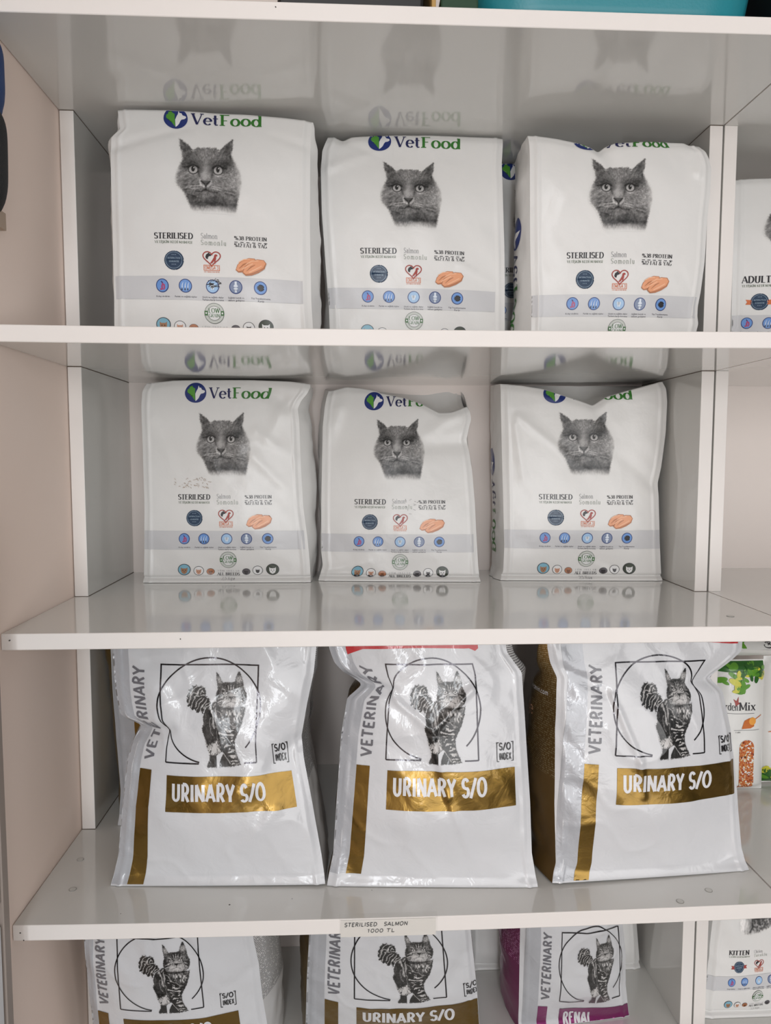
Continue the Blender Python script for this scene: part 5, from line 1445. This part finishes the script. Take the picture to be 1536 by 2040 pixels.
pk3.location = (1.143, .092, Z3+T+.2285); pk3.rotation_euler = (math.radians(-90), 0, math.radians(90))

# ------------------------------------------------------------------ things on the top board
m_teal = mat('teal_plastic', rgb(34, 128, 140), .35, bump=[(400, .15, .001, 0)]); m_blk = mat('black_plastic', rgb(22, 22, 24), .4); m_dgreen = mat('dark_green_card', rgb(24, 58, 36), .6); m_ylw = mat('ochre_card', rgb(176, 140, 80), .6)
zt = ZT+T
tub = thing('plastic_tub', (.667, -.06, zt), 'teal plastic tub standing on the top board at the right', 'tub')
def tub_mesh():
    bm = bmesh.new(); rings = []
    for z, gx_, gy_ in ((0, .149, .135), (.012, .153, .139), (.10, .166, .150), (.112, .172, .156), (.112, .165, .149), (.012, .147, .133)):
        pts = []
        for k in range(48):
            t = 2*math.pi*k/48; c, s_ = math.cos(t), math.sin(t); n = 6.0
            r = (abs(c)**n+abs(s_)**n)**(-1/n); pts.append(bm.verts.new((gx_*r*c, gy_*r*s_, z)))
        rings.append(pts)
    for q, w_ in zip(rings, rings[1:]):
        for k in range(48): bm.faces.new((q[k], q[(k+1) % 48], w_[(k+1) % 48], w_[k]))
    bm.faces.new(rings[0][::-1]); bm.faces.new(rings[-1])
    return bm
b_ = MB(); b_.bm.free(); b_.bm = tub_mesh(); b_.build('tub_body', m_teal, tub, True)
bx = MB().box(.30, .455, -.19, .02, zt, zt+.12, .004).build('storage_box', m_blk); tag(bx, 'black box on the top board, above the middle upper bag', 'box')
bx = MB().box(.4620, .4665, -.200, .0, zt, zt+.16, .0008).build('card_folder', m_ylw); tag(bx, 'thin ochre card between the black box and dark green carton, top board', 'card')
bx = MB().box(.472, .512, -.196, .02, zt, zt+.02, .002).build('carton', m_dgreen); tag(bx, 'dark green carton on the top board, left of the teal tub', 'box')
bx = MB().box(.846, .93, -.19, .02, zt, zt+.14, .004).build('storage_box', m_blk); tag(bx, 'black box at the right end of the top board, past the teal tub', 'box')

# ------------------------------------------------------------------ left edge: things on the beige wall
m_nylon = mat('black_nylon', rgb(16, 17, 22), .7, bump=[(700, .4, .002, 0)]); m_blue = mat('blue_nylon', rgb(22, 62, 120), .6, bump=[(700, .3, .002, 0)]); m_card = mat('buff_card', rgb(176, 156, 138), .7)
pouch = thing('hanging_pouch', (0, -.225, 1.50), 'black and blue pouch hanging on the beige wall at the upper left edge', 'pouch')
def soft_box(y0, y1, z0, z1, th, m, name, taper=.0):
    bm = bmesh.new(); n, k = 26, 18; V = []; F = []
    for sgn in (0, 1):
        for i in range(n):
            v = i/(n-1)
            for j in range(k):
                u = j/(k-1); w_ = 1-taper*(1-v)**2
                yy = (y0+y1)/2+(u-.5)*(y1-y0)*w_; zz = z0+(z1-z0)*v
                xx = .0012+ (th*(1-abs(2*u-1)**3)*(1-abs(2*v-1)**5)*(1 if sgn else 0))
                V.append((xx, yy, zz))
    a = grid_faces(n, k); F = a[:, ::-1].tolist()+(a+n*k).tolist()
    me = mesh(name, V, F, m); b2 = bmesh.new(); b2.from_mesh(me); bmesh.ops.remove_doubles(b2, verts=b2.verts, dist=.0002); bmesh.ops.recalc_face_normals(b2, faces=b2.faces); b2.to_mesh(me); b2.free(); bm.free()
    me.polygons.foreach_set('use_smooth', np.ones(len(me.polygons), bool))
    return link(name, me, pouch)
soft_box(-.060, .050, -.005, .118, .026, m_nylon, 'pouch_body', .2); soft_box(-.058, .060, .108, .189, .020, m_blue, 'pouch_flap')
MB().tube([(.004, -.03, .17), (.004, -.03, .205)], .003, 8).build('hanging_loop', m_nylon, pouch)
cdm = MB().box(0, .0125, -.242, -.1875, 1.490, 1.508, .0006).build('wall_card', m_card); tag(cdm, 'small buff card on the beige wall below the hanging pouch', 'card')
m_post = mat('grey_beige_laminate', rgb(150, 138, 130), .5); m_whitebox = mat('white_carton', rgb(214, 214, 216), .5); m_gloom = mat('dark_brown_laminate', rgb(66, 54, 46), .6)
rack = thing('narrow_rack', (0, -.30, 0), 'narrow grey-beige rack against the beige wall, lower left edge', 'rack')
def rb(x0, x1, y0, y1, z0, z1, m, name): return MB().box(x0, x1, y0+.30, y1+.30, z0, z1, .0008).build(name, m, rack)
rb(0, .018, -.264, -.2515, 0, 1.19, m_post, 'upright_post'); rb(0, .016, -.52, -.264, .795, .813, m_post, 'rack_shelf'); rb(0, .016, -.52, -.264, .40, .418, m_post, 'rack_shelf'); rb(0, .016, -.52, -.264, 1.17, 1.188, m_post, 'rack_shelf'); rb(0, .003, -.52, -.264, 0, 1.17, m_gloom, 'rack_back'); rb(0, .018, -.53, -.52, 0, 1.19, m_post, 'upright_post')
tag(MB().box(.0034, .0165, -.42, -.268, .8131, .93, .001).build('carton', m_whitebox), 'upper white carton on the narrow rack at the left edge', 'box')
tag(MB().box(.0034, .0165, -.42, -.268, .4181, .772, .001).build('carton', m_whitebox), 'lower, taller white carton on the narrow rack at the left edge', 'box')

# ------------------------------------------------------------------ stamps and scuffs on the white bags
def marks(B, seed, n, x0, x1, y0, y1, m, name, w):
    r = random.Random(seed); A = Art()
    for k in range(n):
        x = x0+(x1-x0)*r.random(); y = y0+(y1-y0)*r.random(); t = r.random()*6.28; L = (.4+r.random())*.004
        P_ = [(VX(x), VY(y))]
        for j in range(3): t += r.uniform(-.9, .9); P_.append((P_[-1][0]+L/3*math.cos(t), P_[-1][1]+L/3*math.sin(t)*.6))
        A.line(P_, w*(.6+.8*r.random()), m, 5+(k % 3))
    B.place(name, A)
marks(BM1, 5, 46, 350, 418, 952, 972, M['smudge'], 'brown_smudge', .0006)
marks(BU1, 6, 40, 446, 466, 1062, 1074, M['black'], 'date_stamp', .0007)
marks(BM2, 8, 14, 462, 492, 978, 1016, M['fur_grey'], 'ink_scratches', .0004)
